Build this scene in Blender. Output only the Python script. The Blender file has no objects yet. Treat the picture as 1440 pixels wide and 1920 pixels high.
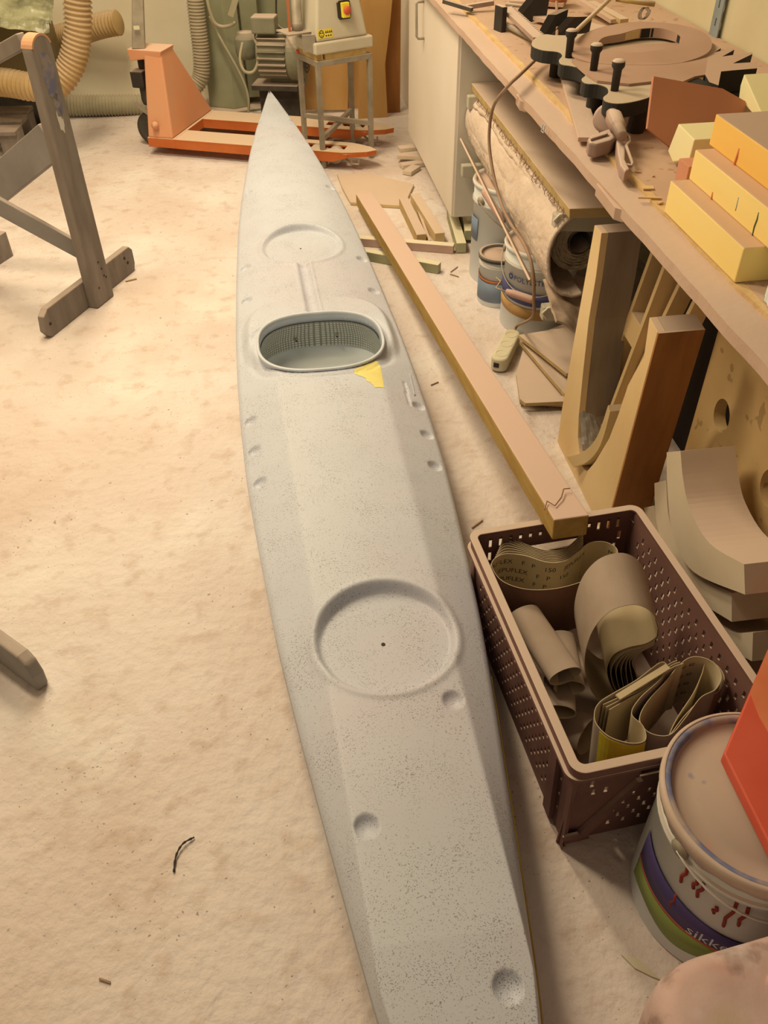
import bpy, math, random
import numpy as np
from mathutils import Vector, Matrix, noise as mnoise
random.seed(7)
SC = bpy.context.scene
COL = SC.collection

# ------------------------------------------------------------------ camera, world, lights, exposure
FPX, PITCH, ROLL, CAMH, YAW = 1578.52, .7230, .0153, 1.5132, .1283   # room axes: y runs along the bench
def cam_rows():
    cp, sp = math.cos(PITCH), math.sin(PITCH); cr, sr = math.cos(ROLL), math.sin(ROLL)
    right = np.array([1, 0, 0.]); fwd = np.array([0, cp, -sp]); down = np.array([0, -sp, -cp])
    M = np.array([cr*right + sr*down, -sr*right + cr*down, fwd])
    c, s = math.cos(YAW), math.sin(YAW)
    return M @ np.array([[c, -s, 0], [s, c, 0], [0, 0, 1]])
CM = cam_rows()
cd = bpy.data.cameras.new('camera'); cam = bpy.data.objects.new('camera', cd); COL.objects.link(cam)
cd.sensor_fit = 'VERTICAL'; cd.sensor_height = 24; cd.lens = 24*FPX/1920; cd.clip_start = .02
rot = Matrix([[CM[0][i], -CM[1][i], -CM[2][i]] for i in range(3)])
cam.matrix_world = Matrix.Translation((0, 0, CAMH)) @ rot.to_4x4()
SC.camera = cam
SC.view_settings.view_transform = 'Standard'; SC.view_settings.look = 'None'
SC.view_settings.gamma = 1; SC.view_settings.use_curve_mapping = False
SC.view_settings.exposure = -.07
TINT = (1.0, .78, .475)
w = bpy.data.worlds.new('world'); SC.world = w; w.use_nodes = True
w.node_tree.nodes['Background'].inputs[0].default_value = (1.0, .72, .44, 1)
w.node_tree.nodes['Background'].inputs[1].default_value = .24
def area(name, loc, target, sx, sy, power, col=TINT):
    l = bpy.data.lights.new(name, 'AREA'); l.shape = 'RECTANGLE'; l.size = sx; l.size_y = sy; l.energy = power; l.color = col
    o = bpy.data.objects.new(name, l); COL.objects.link(o); o.location = loc
    d = Vector(target) - Vector(loc); o.rotation_euler = d.to_track_quat('-Z', 'Y').to_euler()
    return o
area('ceiling_light_far', (-.45, 3.5, 2.6), (-.3, 3.0, 0), .30, 1.3, 58)
area('ceiling_light_near', (-.95, 2.1, 2.65), (-.7, 1.9, 0), .30, 1.3, 46)
area('ceiling_light_right', (.1, 4.9, 2.7), (.1, 4.8, 0), 1.2, .3, 16)

def at(x, y, z=0.):        # photo point -> place in the room at height z
    d = CM.T @ np.array([(x-720)/FPX, (y-960)/FPX, 1.]); p = np.array([0, 0, CAMH]) + (z-CAMH)/d[2]*d
    return Vector((p[0], p[1], p[2]))
def at_y(x, y, Y):
    d = CM.T @ np.array([(x-720)/FPX, (y-960)/FPX, 1.]); p = np.array([0, 0, CAMH]) + Y/d[1]*d
    return Vector((p[0], p[1], p[2]))
def at_x(x, y, X):
    d = CM.T @ np.array([(x-720)/FPX, (y-960)/FPX, 1.]); p = np.array([0, 0, CAMH]) + X/d[0]*d
    return Vector((p[0], p[1], p[2]))

# ------------------------------------------------------------------ materials
def lin(v):
    v /= 255.; return v/12.92 if v <= .04045 else ((v+.055)/1.055)**2.4
def look(r, g, b):         # colour as it reads in warm light -> the paint's own colour
    return (min(.9, lin(r)/lin(238)*.80), min(.9, lin(g)/lin(214)*.80), min(.9, lin(b)/lin(172)*.80), 1)
DUST = look(212, 174, 132)
_mats = {}
def mat(key, col, col2=None, scale=6., rough=.85, dust=0., bump=0., bscale=60., metal=0., stretch=None, speck=None, dustcol=None, detail=5., contrast=.25, spec=.25, soft=()):
    if key in _mats: return _mats[key]
    m = bpy.data.materials.new(key); m.use_nodes = True; nt = m.node_tree; N = nt.nodes; Lk = nt.links
    b = N['Principled BSDF']; b.inputs['Roughness'].default_value = rough; b.inputs['Metallic'].default_value = metal
    b.inputs['Specular IOR Level'].default_value = spec
    tc = N.new('ShaderNodeTexCoord'); mp = N.new('ShaderNodeMapping'); Lk.new(tc.outputs['Object'], mp.inputs[0])
    if stretch: mp.inputs['Scale'].default_value = stretch
    def noise(sc, det=5., src=mp):
        n = N.new('ShaderNodeTexNoise'); n.inputs['Scale'].default_value = sc; n.inputs['Detail'].default_value = det
        Lk.new(src.outputs[0] if src is mp else src, n.inputs['Vector']); return n
    def ramp(src, a, bb):
        r = N.new('ShaderNodeMapRange'); r.inputs[1].default_value = a; r.inputs[2].default_value = bb; r.clamp = True
        Lk.new(src, r.inputs[0]); return r.outputs[0]
    def mix(f, a, bb):
        x = N.new('ShaderNodeMix'); x.data_type = 'RGBA'
        if isinstance(f, float): x.inputs[0].default_value = f
        else: Lk.new(f, x.inputs[0])
        for v, i in ((a, 6), (bb, 7)):
            if isinstance(v, tuple): x.inputs[i].default_value = v
            else: Lk.new(v, x.inputs[i])
        return x.outputs[2]
    c2 = col2 or tuple(min(.95, v*.78) for v in col[:3])+(1,)
    n1 = noise(scale, detail)
    c = mix(ramp(n1.outputs[0], .5-contrast, .5+contrast), col, c2)
    for (scol, sscale, lo_, hi_, amt) in soft:
        f = ramp(noise(sscale, 7.).outputs[0], lo_, hi_); g = N.new('ShaderNodeMath'); g.operation = 'MULTIPLY'; Lk.new(f, g.inputs[0]); g.inputs[1].default_value = amt
        c = mix(g.outputs[0], c, scol)
    if speck:
        for (scol, sscale, th, amt) in speck:
            ns = noise(sscale, 1.5); nb = noise(sscale*.03, 2.)
            a = N.new('ShaderNodeMath'); a.operation = 'MULTIPLY_ADD'; Lk.new(nb.outputs[0], a.inputs[0]); a.inputs[1].default_value = .25; Lk.new(ns.outputs[0], a.inputs[2])
            f = ramp(a.outputs[0], th+.125, th+.15)
            g = N.new('ShaderNodeMath'); g.operation = 'MULTIPLY'; Lk.new(f, g.inputs[0]); g.inputs[1].default_value = amt
            c = mix(g.outputs[0], c, scol)
    if dust > 0:
        ge = N.new('ShaderNodeNewGeometry'); sx = N.new('ShaderNodeSeparateXYZ'); Lk.new(ge.outputs['True Normal'], sx.inputs[0])
        nd = noise(9., 4.)
        a = N.new('ShaderNodeMath'); a.operation = 'MULTIPLY_ADD'; Lk.new(nd.outputs[0], a.inputs[0]); a.inputs[1].default_value = .5; Lk.new(sx.outputs[2], a.inputs[2])
        f = ramp(a.outputs[0], .55, 1.05)
        g = N.new('ShaderNodeMath'); g.operation = 'MULTIPLY'; Lk.new(f, g.inputs[0]); g.inputs[1].default_value = dust
        c = mix(g.outputs[0], c, dustcol or DUST)
    Lk.new(c, b.inputs['Base Color'])
    if bump > 0:
        nb2 = noise(bscale, 6.); bp = N.new('ShaderNodeBump'); bp.inputs['Strength'].default_value = bump; bp.inputs['Distance'].default_value = .01
        Lk.new(nb2.outputs[0], bp.inputs['Height']); Lk.new(bp.outputs[0], b.inputs['Normal'])
    _mats[key] = m; return m

M_floor = mat('floor_dust', look(236, 208, 170), look(212, 176, 136), 1.3, .95, bump=.7, bscale=34., contrast=.22, detail=10, soft=((look(206, 166, 124), 3.1, .52, .72, .45), (look(246, 226, 190), 2.3, .53, .75, .5), (look(190, 150, 108), 17., .54, .70, .42)),
              speck=[(look(110, 82, 54), 120., .72, .6), (look(96, 70, 46), 46., .755, .5)])
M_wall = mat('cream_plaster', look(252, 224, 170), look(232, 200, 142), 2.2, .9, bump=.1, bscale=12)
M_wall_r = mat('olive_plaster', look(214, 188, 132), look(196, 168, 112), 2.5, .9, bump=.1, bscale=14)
M_kayak = mat('grey_primer', look(209, 196, 172), look(196, 183, 160), 2.2, .5, contrast=.3, detail=3, bump=.02, bscale=300.,
              soft=((look(206, 178, 156), 2.6, .52, .75, .45),),
              speck=[(look(112, 94, 80), 430., .64, .65), (look(122, 102, 88), 240., .68, .55)], spec=.35)
M_hull = mat('hull_grey', look(188, 178, 150), None, 4., .7)
M_seam = mat('ochre_seam', look(190, 150, 60), look(150, 112, 40), 12., .7)
M_patch = mat('yellow_patch', look(238, 208, 110), look(228, 196, 96), 20., .7)
M_coam = mat('coaming_lip', look(214, 202, 176), look(200, 190, 166), 20, .45, spec=.5)
M_inside = mat('cockpit_inside', look(216, 204, 172), look(202, 190, 158), 9., .55)
M_pine = mat('dusty_pine', look(200, 158, 84), look(176, 132, 62), 7., .85, dust=1., stretch=(6, 1, 6), bump=.08)
M_pinex = mat('dusty_pine_x', look(206, 164, 96), look(180, 138, 72), 7., .85, dust=.9, stretch=(1, 6, 6), bump=.08)
M_ply = mat('birch_plywood', look(228, 188, 120), look(210, 164, 94), 5., .8, dust=.8, bump=.05, stretch=(2, 1, 1))
M_plyv = mat('birch_ply_upright', look(236, 192, 124), look(214, 164, 94), 3.5, .8, dust=.7, bump=.06, stretch=(3, 1, .6))
M_brown = mat('brown_board', look(176, 112, 50), look(146, 88, 36), 6., .7, dust=.9, stretch=(5, 5, .7), bump=.08)
M_greyply = mat('grey_weathered_face', look(158, 132, 98), look(136, 110, 78), 6., .85, dust=.7, stretch=(5, 5, .7))
M_mdf = mat('pale_mdf', look(226, 194, 144), look(210, 176, 124), 4., .85, dust=1.)
M_trestle = mat('grey_worn_wood', look(150, 128, 98), look(124, 102, 76), 7., .85, dust=.55, stretch=(4, 4, .8), bump=.2, bscale=40)
M_trestle_d = mat('grey_painted_wood', look(158, 140, 112), look(136, 118, 92), 6., .8, dust=.45, bump=.1)
M_orange = mat('orange_paint', look(206, 108, 46), look(190, 90, 32), 6., .6, dust=.95, dustcol=look(226, 186, 134))
M_orange_dusty = mat('orange_paint_dusty', look(226, 140, 82), look(214, 150, 96), 4., .7, dust=.9, dustcol=look(228, 178, 130))
M_dark = mat('dark_iron', look(92, 78, 58), look(60, 50, 36), 12., .7, dust=.8)
M_black = mat('black_plastic', look(66, 54, 40), look(48, 38, 28), 14., .7, dust=.95)
M_blackboard = mat('black_panel', look(54, 38, 26), look(40, 28, 18), 6., .8)
M_steel = mat('dusty_steel', look(176, 152, 112), look(140, 118, 84), 14., .55, metal=.2, dust=.6)
M_green = mat('machine_green', look(166, 154, 106), look(142, 130, 86), 5., .7, dust=.6)
M_greend = mat('motor_green', look(150, 136, 96), look(118, 108, 72), 9., .75, dust=.9)
M_machine = mat('grey_machine_paint', look(212, 188, 140), look(198, 172, 124), 4., .6, dust=.4)
M_white = mat('white_cabinet', look(242, 212, 166), look(232, 200, 152), 2., .55)
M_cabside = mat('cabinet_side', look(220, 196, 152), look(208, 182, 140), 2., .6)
M_pail = mat('white_tin', look(234, 220, 188), look(220, 204, 168), 4., .5, dust=.9)
M_blue = mat('label_blue', look(96, 92, 116), look(80, 78, 104), 8., .6)
M_orlab = mat('label_orange', look(214, 160, 88), look(196, 140, 70), 8., .6)
M_bluegrey = mat('label_bluegrey', look(140, 142, 132), look(118, 122, 118), 12., .6)
M_ink = mat('dark_ink', look(70, 56, 44), None, 5., .8)
M_inkb = mat('blue_ink', look(60, 62, 96), None, 5., .8)
M_crate = mat('brown_crate_plastic', look(140, 94, 70), look(112, 74, 56), 7., .7, dust=1.)
M_grit = mat('sandpaper_grit', look(186, 154, 116), look(164, 132, 96), 10., .9, bump=.05, bscale=400)
M_gritb = mat('sandpaper_brown', look(140, 96, 66), look(118, 78, 52), 10., .9)
M_paper = mat('belt_backing', look(212, 180, 124), look(194, 160, 106), 8., .85)
M_yellow = mat('yellow_label', look(255, 216, 60), look(214, 170, 30), 14., .6)
M_foam = mat('yellow_foam', look(252, 208, 116), look(248, 198, 98), 2.5, .8, dust=.95, dustcol=look(206, 156, 108))
M_foam2 = mat('orange_foam', look(248, 186, 84), look(240, 172, 70), 2.5, .8, dust=.95, dustcol=look(176, 140, 104))
M_foamp = mat('pale_foam', look(250, 222, 150), look(240, 208, 128), 2.5, .8, dust=.45, dustcol=look(196, 170, 104))
M_foame = mat('foam_end', look(222, 164, 66), look(206, 150, 58), 5., .8)
M_tile = mat('reddish_board', look(212, 138, 92), look(196, 122, 78), 4., .8)
M_red = mat('red_paint', look(224, 96, 62), look(206, 76, 44), 7., .55)
M_redtop = mat('orange_red_top', look(236, 136, 78), look(214, 108, 60), 9., .7)
M_stain = mat('stained_plastic', look(216, 174, 140), look(196, 146, 112), 9., .7, bump=.15, bscale=30,
              soft=((look(222, 124, 92), 9., .52, .72, .6), (look(190, 170, 96), 7., .55, .72, .45), (look(130, 98, 74), 17., .58, .68, .6), (look(236, 204, 170), 12., .56, .7, .5)))
M_hose = mat('tan_hose', look(204, 160, 96), look(180, 136, 72), 10., .7, dust=.4)
M_hoseg = mat('grey_hose', look(186, 164, 116), look(160, 138, 92), 10., .7, dust=.4)
M_film = mat('crumpled_film', look(176, 160, 104), look(120, 108, 66), 9., .35, bump=.5, bscale=14, contrast=.12, spec=.6)
M_mat = mat('glass_fibre_mat', look(226, 190, 146), look(210, 172, 126), 8., .95, bump=.6, bscale=45)
M_card = mat('brown_card', look(206, 168, 124), look(184, 144, 100), 7., .9, bump=.3, bscale=30)
M_bench = mat('bench_dust', look(204, 160, 116), look(188, 142, 98), 3., .9, bump=.1, bscale=26, detail=8,
              speck=[(look(150, 106, 66), 30., .63, .5)])
M_edge = mat('raw_edge', look(222, 176, 108), look(206, 158, 92), 24., .9, bump=.3, bscale=60)
M_dustw = mat('bench_board', look(206, 162, 120), look(188, 144, 102), 4., .9, dust=.6, bump=.1)
M_cable = mat('dusty_cable', look(176, 134, 92), look(152, 112, 74), 12., .7)
M_strip = mat('cream_plastic', look(226, 202, 148), look(210, 182, 124), 8., .55)
M_jig = mat('dusty_black_jig', look(58, 52, 40), look(44, 38, 28), 8., .75, dust=1., dustcol=look(190, 158, 114))
M_sun = mat('dusty_disc', look(182, 138, 100), look(166, 122, 84), 4., .9)
M_sunb = mat('disc_black_edge', look(48, 40, 30), None, 8., .8)
M_clamp = mat('dusty_clamp', look(176, 136, 104), look(140, 106, 78), 9., .75, dust=.8)
M_rail = mat('zinc_rail', look(160, 158, 136), look(134, 132, 110), 8., .5, metal=.3)
M_arm = mat('shelf_arm_steel', look(198, 176, 132), look(180, 158, 114), 6., .6)
M_copper = mat('rust_orange', look(196, 112, 60), look(170, 92, 46), 8., .5)
M_blue2 = mat('blue_paint', look(112, 102, 104), look(146, 124, 98), 30., .7, contrast=.1)
M_greenlab = mat('label_green', look(150, 152, 70), look(136, 138, 56), 8., .6)
M_violet = mat('label_violet', look(92, 72, 100), look(78, 60, 88), 8., .6)
M_drip = mat('red_drip', look(160, 52, 36), None, 8., .6)
M_tbl = mat('tan_paint_lid', look(196, 160, 124), look(180, 144, 106), 3., .7, speck=[(look(226, 130, 90), 12., .66, .5), (look(110, 100, 110), 20., .68, .5)])
M_bluerim = mat('blue_rim', look(120, 116, 124), look(176, 146, 116), 26., .6, contrast=.1)

# ------------------------------------------------------------------ mesh helpers
class MB:
    def __init__(s): s.v = []; s.f = []; s.m = []
    def add(s, vs, fs, mi=0):
        o = len(s.v); s.v += [tuple(map(float, v)) for v in vs]; s.f += [tuple(i+o for i in f) for f in fs]; s.m += [mi]*len(fs); return s
    def hexa(s, p, mi=0):  # 8 points: bottom 4 ccw, top 4 ccw
        return s.add(p, [(3, 2, 1, 0), (4, 5, 6, 7), (0, 1, 5, 4), (1, 2, 6, 5), (2, 3, 7, 6), (3, 0, 4, 7)], mi)
    def box(s, c, d, rz=0., R=None, mi=0):
        R = R or Matrix.Rotation(rz, 3, 'Z'); c = Vector(c); h = [x/2 for x in d]
        P = [c + R @ Vector((a*h[0], b*h[1], e*h[2])) for e in (-1, 1) for a, b in ((-1, -1), (1, -1), (1, 1), (-1, 1))]
        return s.hexa(P, mi)
    def bar(s, a, b, wd, th, up=(0, 0, 1), mi=0):   # bar from a to b: width across, thickness along up
        a = Vector(a); b = Vector(b); d = (b-a).normalized(); u = Vector(up); x = d.cross(u).normalized(); u = x.cross(d).normalized()
        P = [p + x*(i*wd/2) + u*(j*th/2) for p in (a, b) for i, j in ((-1, -1), (1, -1), (1, 1), (-1, 1))]
        return s.add(P, [(0, 1, 2, 3), (7, 6, 5, 4), (0, 4, 5, 1), (1, 5, 6, 2), (2, 6, 7, 3), (3, 7, 4, 0)], mi)
    def prism(s, poly, f, t0, t1, mi=0):    # poly in 2D, f(u,v,t)->point
        n = len(poly); P = [f(u, v, t0) for u, v in poly] + [f(u, v, t1) for u, v in poly]
        F = [tuple(range(n-1, -1, -1)), tuple(range(n, 2*n))] + [(i, (i+1) % n, n+(i+1) % n, n+i) for i in range(n)]
        return s.add(P, F, mi)
    def ringprism(s, po, pi, f, t0, t1, mi=0):  # outer and inner loops, same count
        n = len(po); P = [f(u, v, t) for t in (t0, t1) for q in (po, pi) for u, v in q]
        F = []
        for i in range(n):
            j = (i+1) % n
            F += [(i, n+i, n+j, j), (2*n+i, 2*n+j, 3*n+j, 3*n+i), (i, j, 2*n+j, 2*n+i), (n+j, n+i, 3*n+i, 3*n+j)]
        return s.add(P, F, mi)
    def tube(s, pts, r, seg=10, mi=0, rf=None, cap=True):
        pts = [Vector(p) for p in pts]; n = len(pts); P = []; ref = Vector((0, 0, 1))
        t0 = (pts[1]-pts[0]).normalized()
        if abs(t0.dot(ref)) > .9: ref = Vector((1, 0, 0))
        x = t0.cross(ref).normalized()
        for i, p in enumerate(pts):
            t = (pts[min(i+1, n-1)]-pts[max(i-1, 0)]).normalized(); x = (x - t*x.dot(t)).normalized(); y = t.cross(x)
            rr = rf(i) if rf else r
            P += [p + x*(rr*math.cos(k*2*math.pi/seg)) + y*(rr*math.sin(k*2*math.pi/seg)) for k in range(seg)]
        F = [(i*seg+k, i*seg+(k+1) % seg, (i+1)*seg+(k+1) % seg, (i+1)*seg+k) for i in range(n-1) for k in range(seg)]
        if cap: F += [tuple(range(seg-1, -1, -1)), tuple((n-1)*seg+k for k in range(seg))]
        return s.add(P, F, mi)
    def lathe(s, c, prof, seg=40, mi=0, R=None):   # prof: (r,z) bottom to top or any
        c = Vector(c); R = R or Matrix.Identity(3); P = []; n = len(prof)
        for r, z in prof:
            P += [c + R @ Vector((max(r, 1e-5)*math.cos(k*2*math.pi/seg), max(r, 1e-5)*math.sin(k*2*math.pi/seg), z)) for k in range(seg)]
        F = [(i*seg+k, i*seg+(k+1) % seg, (i+1)*seg+(k+1) % seg, (i+1)*seg+k) for i in range(n-1) for k in range(seg)]
        return s.add(P, F, mi)
    def grid(s, f, nu, nv, mi=0):
        P = [f(i/nu, j/nv) for i in range(nu+1) for j in range(nv+1)]
        F = [(i*(nv+1)+j, (i+1)*(nv+1)+j, (i+1)*(nv+1)+j+1, i*(nv+1)+j+1) for i in range(nu) for j in range(nv)]
        return s.add(P, F, mi)
    def build(s, name, mats, parent=None, origin=None, bevel=0., smooth=False, solid=0., seg=2):
        if not isinstance(mats, (list, tuple)): mats = [mats]
        if parent is not None: org = Vector(parent['_o'])
        else: org = Vector(origin) if origin is not None else Vector(np.mean(np.array(s.v), 0).tolist()[:2] + [min(v[2] for v in s.v)])
        me = bpy.data.meshes.new(name); me.from_pydata([Vector(v)-org for v in s.v], [], s.f); me.update()
        for m in mats: me.materials.append(m)
        if len(mats) > 1: me.polygons.foreach_set('material_index', s.m)
        if smooth: me.polygons.foreach_set('use_smooth', [True]*len(me.polygons))
        o = bpy.data.objects.new(name, me); COL.objects.link(o); o['_o'] = tuple(org)
        if parent is not None: o.parent = parent
        else: o.location = org
        if solid: md = o.modifiers.new('s', 'SOLIDIFY'); md.thickness = solid; md.offset = 0
        if bevel:
            md = o.modifiers.new('b', 'BEVEL'); md.width = bevel; md.segments = seg; md.limit_method = 'ANGLE'; md.angle_limit = .6
        return o
def fixn(o):
    import bmesh
    bm = bmesh.new(); bm.from_mesh(o.data); bmesh.ops.remove_doubles(bm, verts=bm.verts, dist=1e-5); bmesh.ops.recalc_face_normals(bm, faces=bm.faces); bm.to_mesh(o.data); bm.free(); return o
def thing(name, label, cat, loc, group=None):
    o = bpy.data.objects.new(name, None); COL.objects.link(o); o.location = loc; o['_o'] = tuple(loc); o.empty_display_size = .05
    o['label'] = label; o['category'] = cat
    if group: o['group'] = group
    return o
def tag(o, label, cat, group=None):
    o['label'] = label; o['category'] = cat
    if group: o['group'] = group
    return o
def struct(o): o['kind'] = 'structure'; return o
def spline(pts, n=8, closed=False):     # Catmull-Rom through 2D/3D points
    P = [np.array(p, float) for p in pts]; N_ = len(P); out = []
    rng = range(N_) if closed else range(N_-1)
    for i in rng:
        g = (lambda k: P[k % N_]) if closed else (lambda k: P[max(0, min(N_-1, k))])
        p0, p1, p2, p3 = g(i-1), g(i), g(i+1), g(i+2)
        for k in range(n):
            t = k/n; out.append(.5*((2*p1)+(-p0+p2)*t+(2*p0-5*p1+4*p2-p3)*t*t+(-p0+3*p1-3*p2+p3)*t**3))
    if not closed: out.append(P[-1])
    return out
def superell(hx, hy, n, seg=96, cx=0, cy=0):
    out = []
    for k in range(seg):
        a = 2*math.pi*k/seg; c, s_ = math.cos(a), math.sin(a)
        out.append((cx+hx*math.copysign(abs(c)**(2/n), c), cy+hy*math.copysign(abs(s_)**(2/n), s_)))
    return out
def rrect(hx, hy, r, seg=6, cx=0, cy=0):
    out = []
    for sx, sy, a0 in ((1, 1, 0), (-1, 1, 90), (-1, -1, 180), (1, -1, 270)):
        for k in range(seg+1):
            a = math.radians(a0+90*k/seg); out.append((cx+sx*(hx-r)+r*math.cos(a), cy+sy*(hy-r)+r*math.sin(a)))
    return out
def text(s_, size, f, name, m, parent, rise=.0006, squash=1.0):    # lettering laid on a surface by f(u,v,h)
    cu = bpy.data.curves.new('t', 'FONT'); cu.body = s_; cu.size = size; cu.resolution_u = 2
    o = bpy.data.objects.new('t', cu); COL.objects.link(o); dg = bpy.context.evaluated_depsgraph_get()
    me = bpy.data.meshes.new_from_object(o.evaluated_get(dg)); bpy.data.objects.remove(o); bpy.data.curves.remove(cu)
    xs = sorted({round(v.co.x, 5) for v in me.vertices}); cuts = [(xs[k]+xs[k+1])/2 for k in range(len(xs)-1) if xs[k+1]-xs[k] > size*.3]
    fc = [sum(me.vertices[i].co.x for i in p.vertices)/len(p.vertices) for p in me.polygons]; o = None
    for g in range(len(cuts)+1):
        lo = cuts[g-1] if g else -1e9; hi = cuts[g] if g < len(cuts) else 1e9
        fs = [tuple(p.vertices) for p, c in zip(me.polygons, fc) if lo < c < hi]
        if not fs: continue
        used = sorted({i for q in fs for i in q}); mp_ = {v: k for k, v in enumerate(used)}
        mb = MB(); mb.add([f(me.vertices[i].co.x*squash, me.vertices[i].co.y, rise) for i in used], [tuple(mp_[i] for i in q) for q in fs]); o = mb.build(name, m, parent)
    bpy.data.meshes.remove(me); return o
def flat(z): return lambda u, v, t: (u, v, z+t)
def cells(us, vs, solid, f, th):      # perforated plate: f(u,v,w)
    mb = MB(); nu, nv = len(us)-1, len(vs)-1; idx = {}
    def V(i, j, k):
        if (i, j, k) not in idx: idx[(i, j, k)] = len(mb.v); mb.v.append(tuple(f(us[i], vs[j], th*k)))
        return idx[(i, j, k)]
    S = lambda i, j: 0 <= i < nu and 0 <= j < nv and solid(i, j)
    for i in range(nu):
        for j in range(nv):
            if not S(i, j): continue
            q = [(V(i, j, 0), V(i, j+1, 0), V(i+1, j+1, 0), V(i+1, j, 0)), (V(i, j, 1), V(i+1, j, 1), V(i+1, j+1, 1), V(i, j+1, 1))]
            if not S(i-1, j): q.append((V(i, j, 0), V(i, j, 1), V(i, j+1, 1), V(i, j+1, 0)))
            if not S(i+1, j): q.append((V(i+1, j, 0), V(i+1, j+1, 0), V(i+1, j+1, 1), V(i+1, j, 1)))
            if not S(i, j-1): q.append((V(i, j, 0), V(i+1, j, 0), V(i+1, j, 1), V(i, j, 1)))
            if not S(i, j+1): q.append((V(i, j+1, 0), V(i, j+1, 1), V(i+1, j+1, 1), V(i+1, j+1, 0)))
            mb.f += q; mb.m += [0]*len(q)
    return mb

# ------------------------------------------------------------------ the room
WX, WY = 1.47, 5.75
struct(MB().grid(lambda u, v: (-3.4+4.87*u, -2.2+7.95*v, 0), 2, 2).build('floor', M_floor, origin=(0, 0, 0)))
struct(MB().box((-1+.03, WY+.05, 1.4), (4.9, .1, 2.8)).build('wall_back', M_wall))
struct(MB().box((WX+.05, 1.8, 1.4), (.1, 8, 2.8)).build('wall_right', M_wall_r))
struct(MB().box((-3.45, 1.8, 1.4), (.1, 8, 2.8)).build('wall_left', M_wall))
struct(MB().box((.93, WY-.35, 1.3), (.14, .7, 2.6)).build('trim_1', M_white))   # pale upright door lining beside the cabinet

# ------------------------------------------------------------------ kayak
YK = [-.12, .0, .2, .4, .65, .9, 1.15, 1.4, 1.65, 1.9, 2.15, 2.4, 2.65, 2.9, 3.15, 3.4, 3.65, 3.9, 4.15, 4.4, 4.56, 4.62, 4.65]
WK = [.004, .03, .132, .232, .303, .372, .432, .472, .507, .521, .524, .516, .497, .473, .444, .401, .342, .278, .199, .101, .042, .018, .004]
def kx(y): return .164-.025*y
def khw(y): return np.interp(y, YK, WK)/2
def sm(a, b, x):
    t = np.clip((x-a)/(b-a), 0, 1); return t*t*(3-2*t)
_kys = np.linspace(-.12, 4.65, 300); _kw = np.interp(_kys, YK, WK)/2
_ker = np.exp(-np.linspace(-2, 2, 17)**2); _ker /= _ker.sum(); _pad = np.r_[_kw[0]*np.ones(8), _kw, _kw[-1]*np.ones(8)]; _kws = np.convolve(_pad, _ker, 'valid'); _kws[-6:] = _kw[-6:]
def khws(y): return np.interp(y, _kys, _kws)
def kze(y): return np.interp(y, [-.12, .4, 2.0, 2.5, 3.2, 3.6, 4.1, 4.65], [.16, .16, .165, .17, .196, .22, .25, .298])
def kzc(y): return np.interp(y, [-.12, .5, 2.1, 2.5, 2.75, 3.1, 3.6, 4.2, 4.65], [.17, .218, .233, .228, .238, .262, .272, .284, .300])
DIM = [(4.22, .082, .017), (3.445, .166, .018), (2.82, .205, .019), (2.59, .212, .019), (1.91, .231, .018), (1.775, .227, .018), (1.64, .220, .018)]
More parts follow.
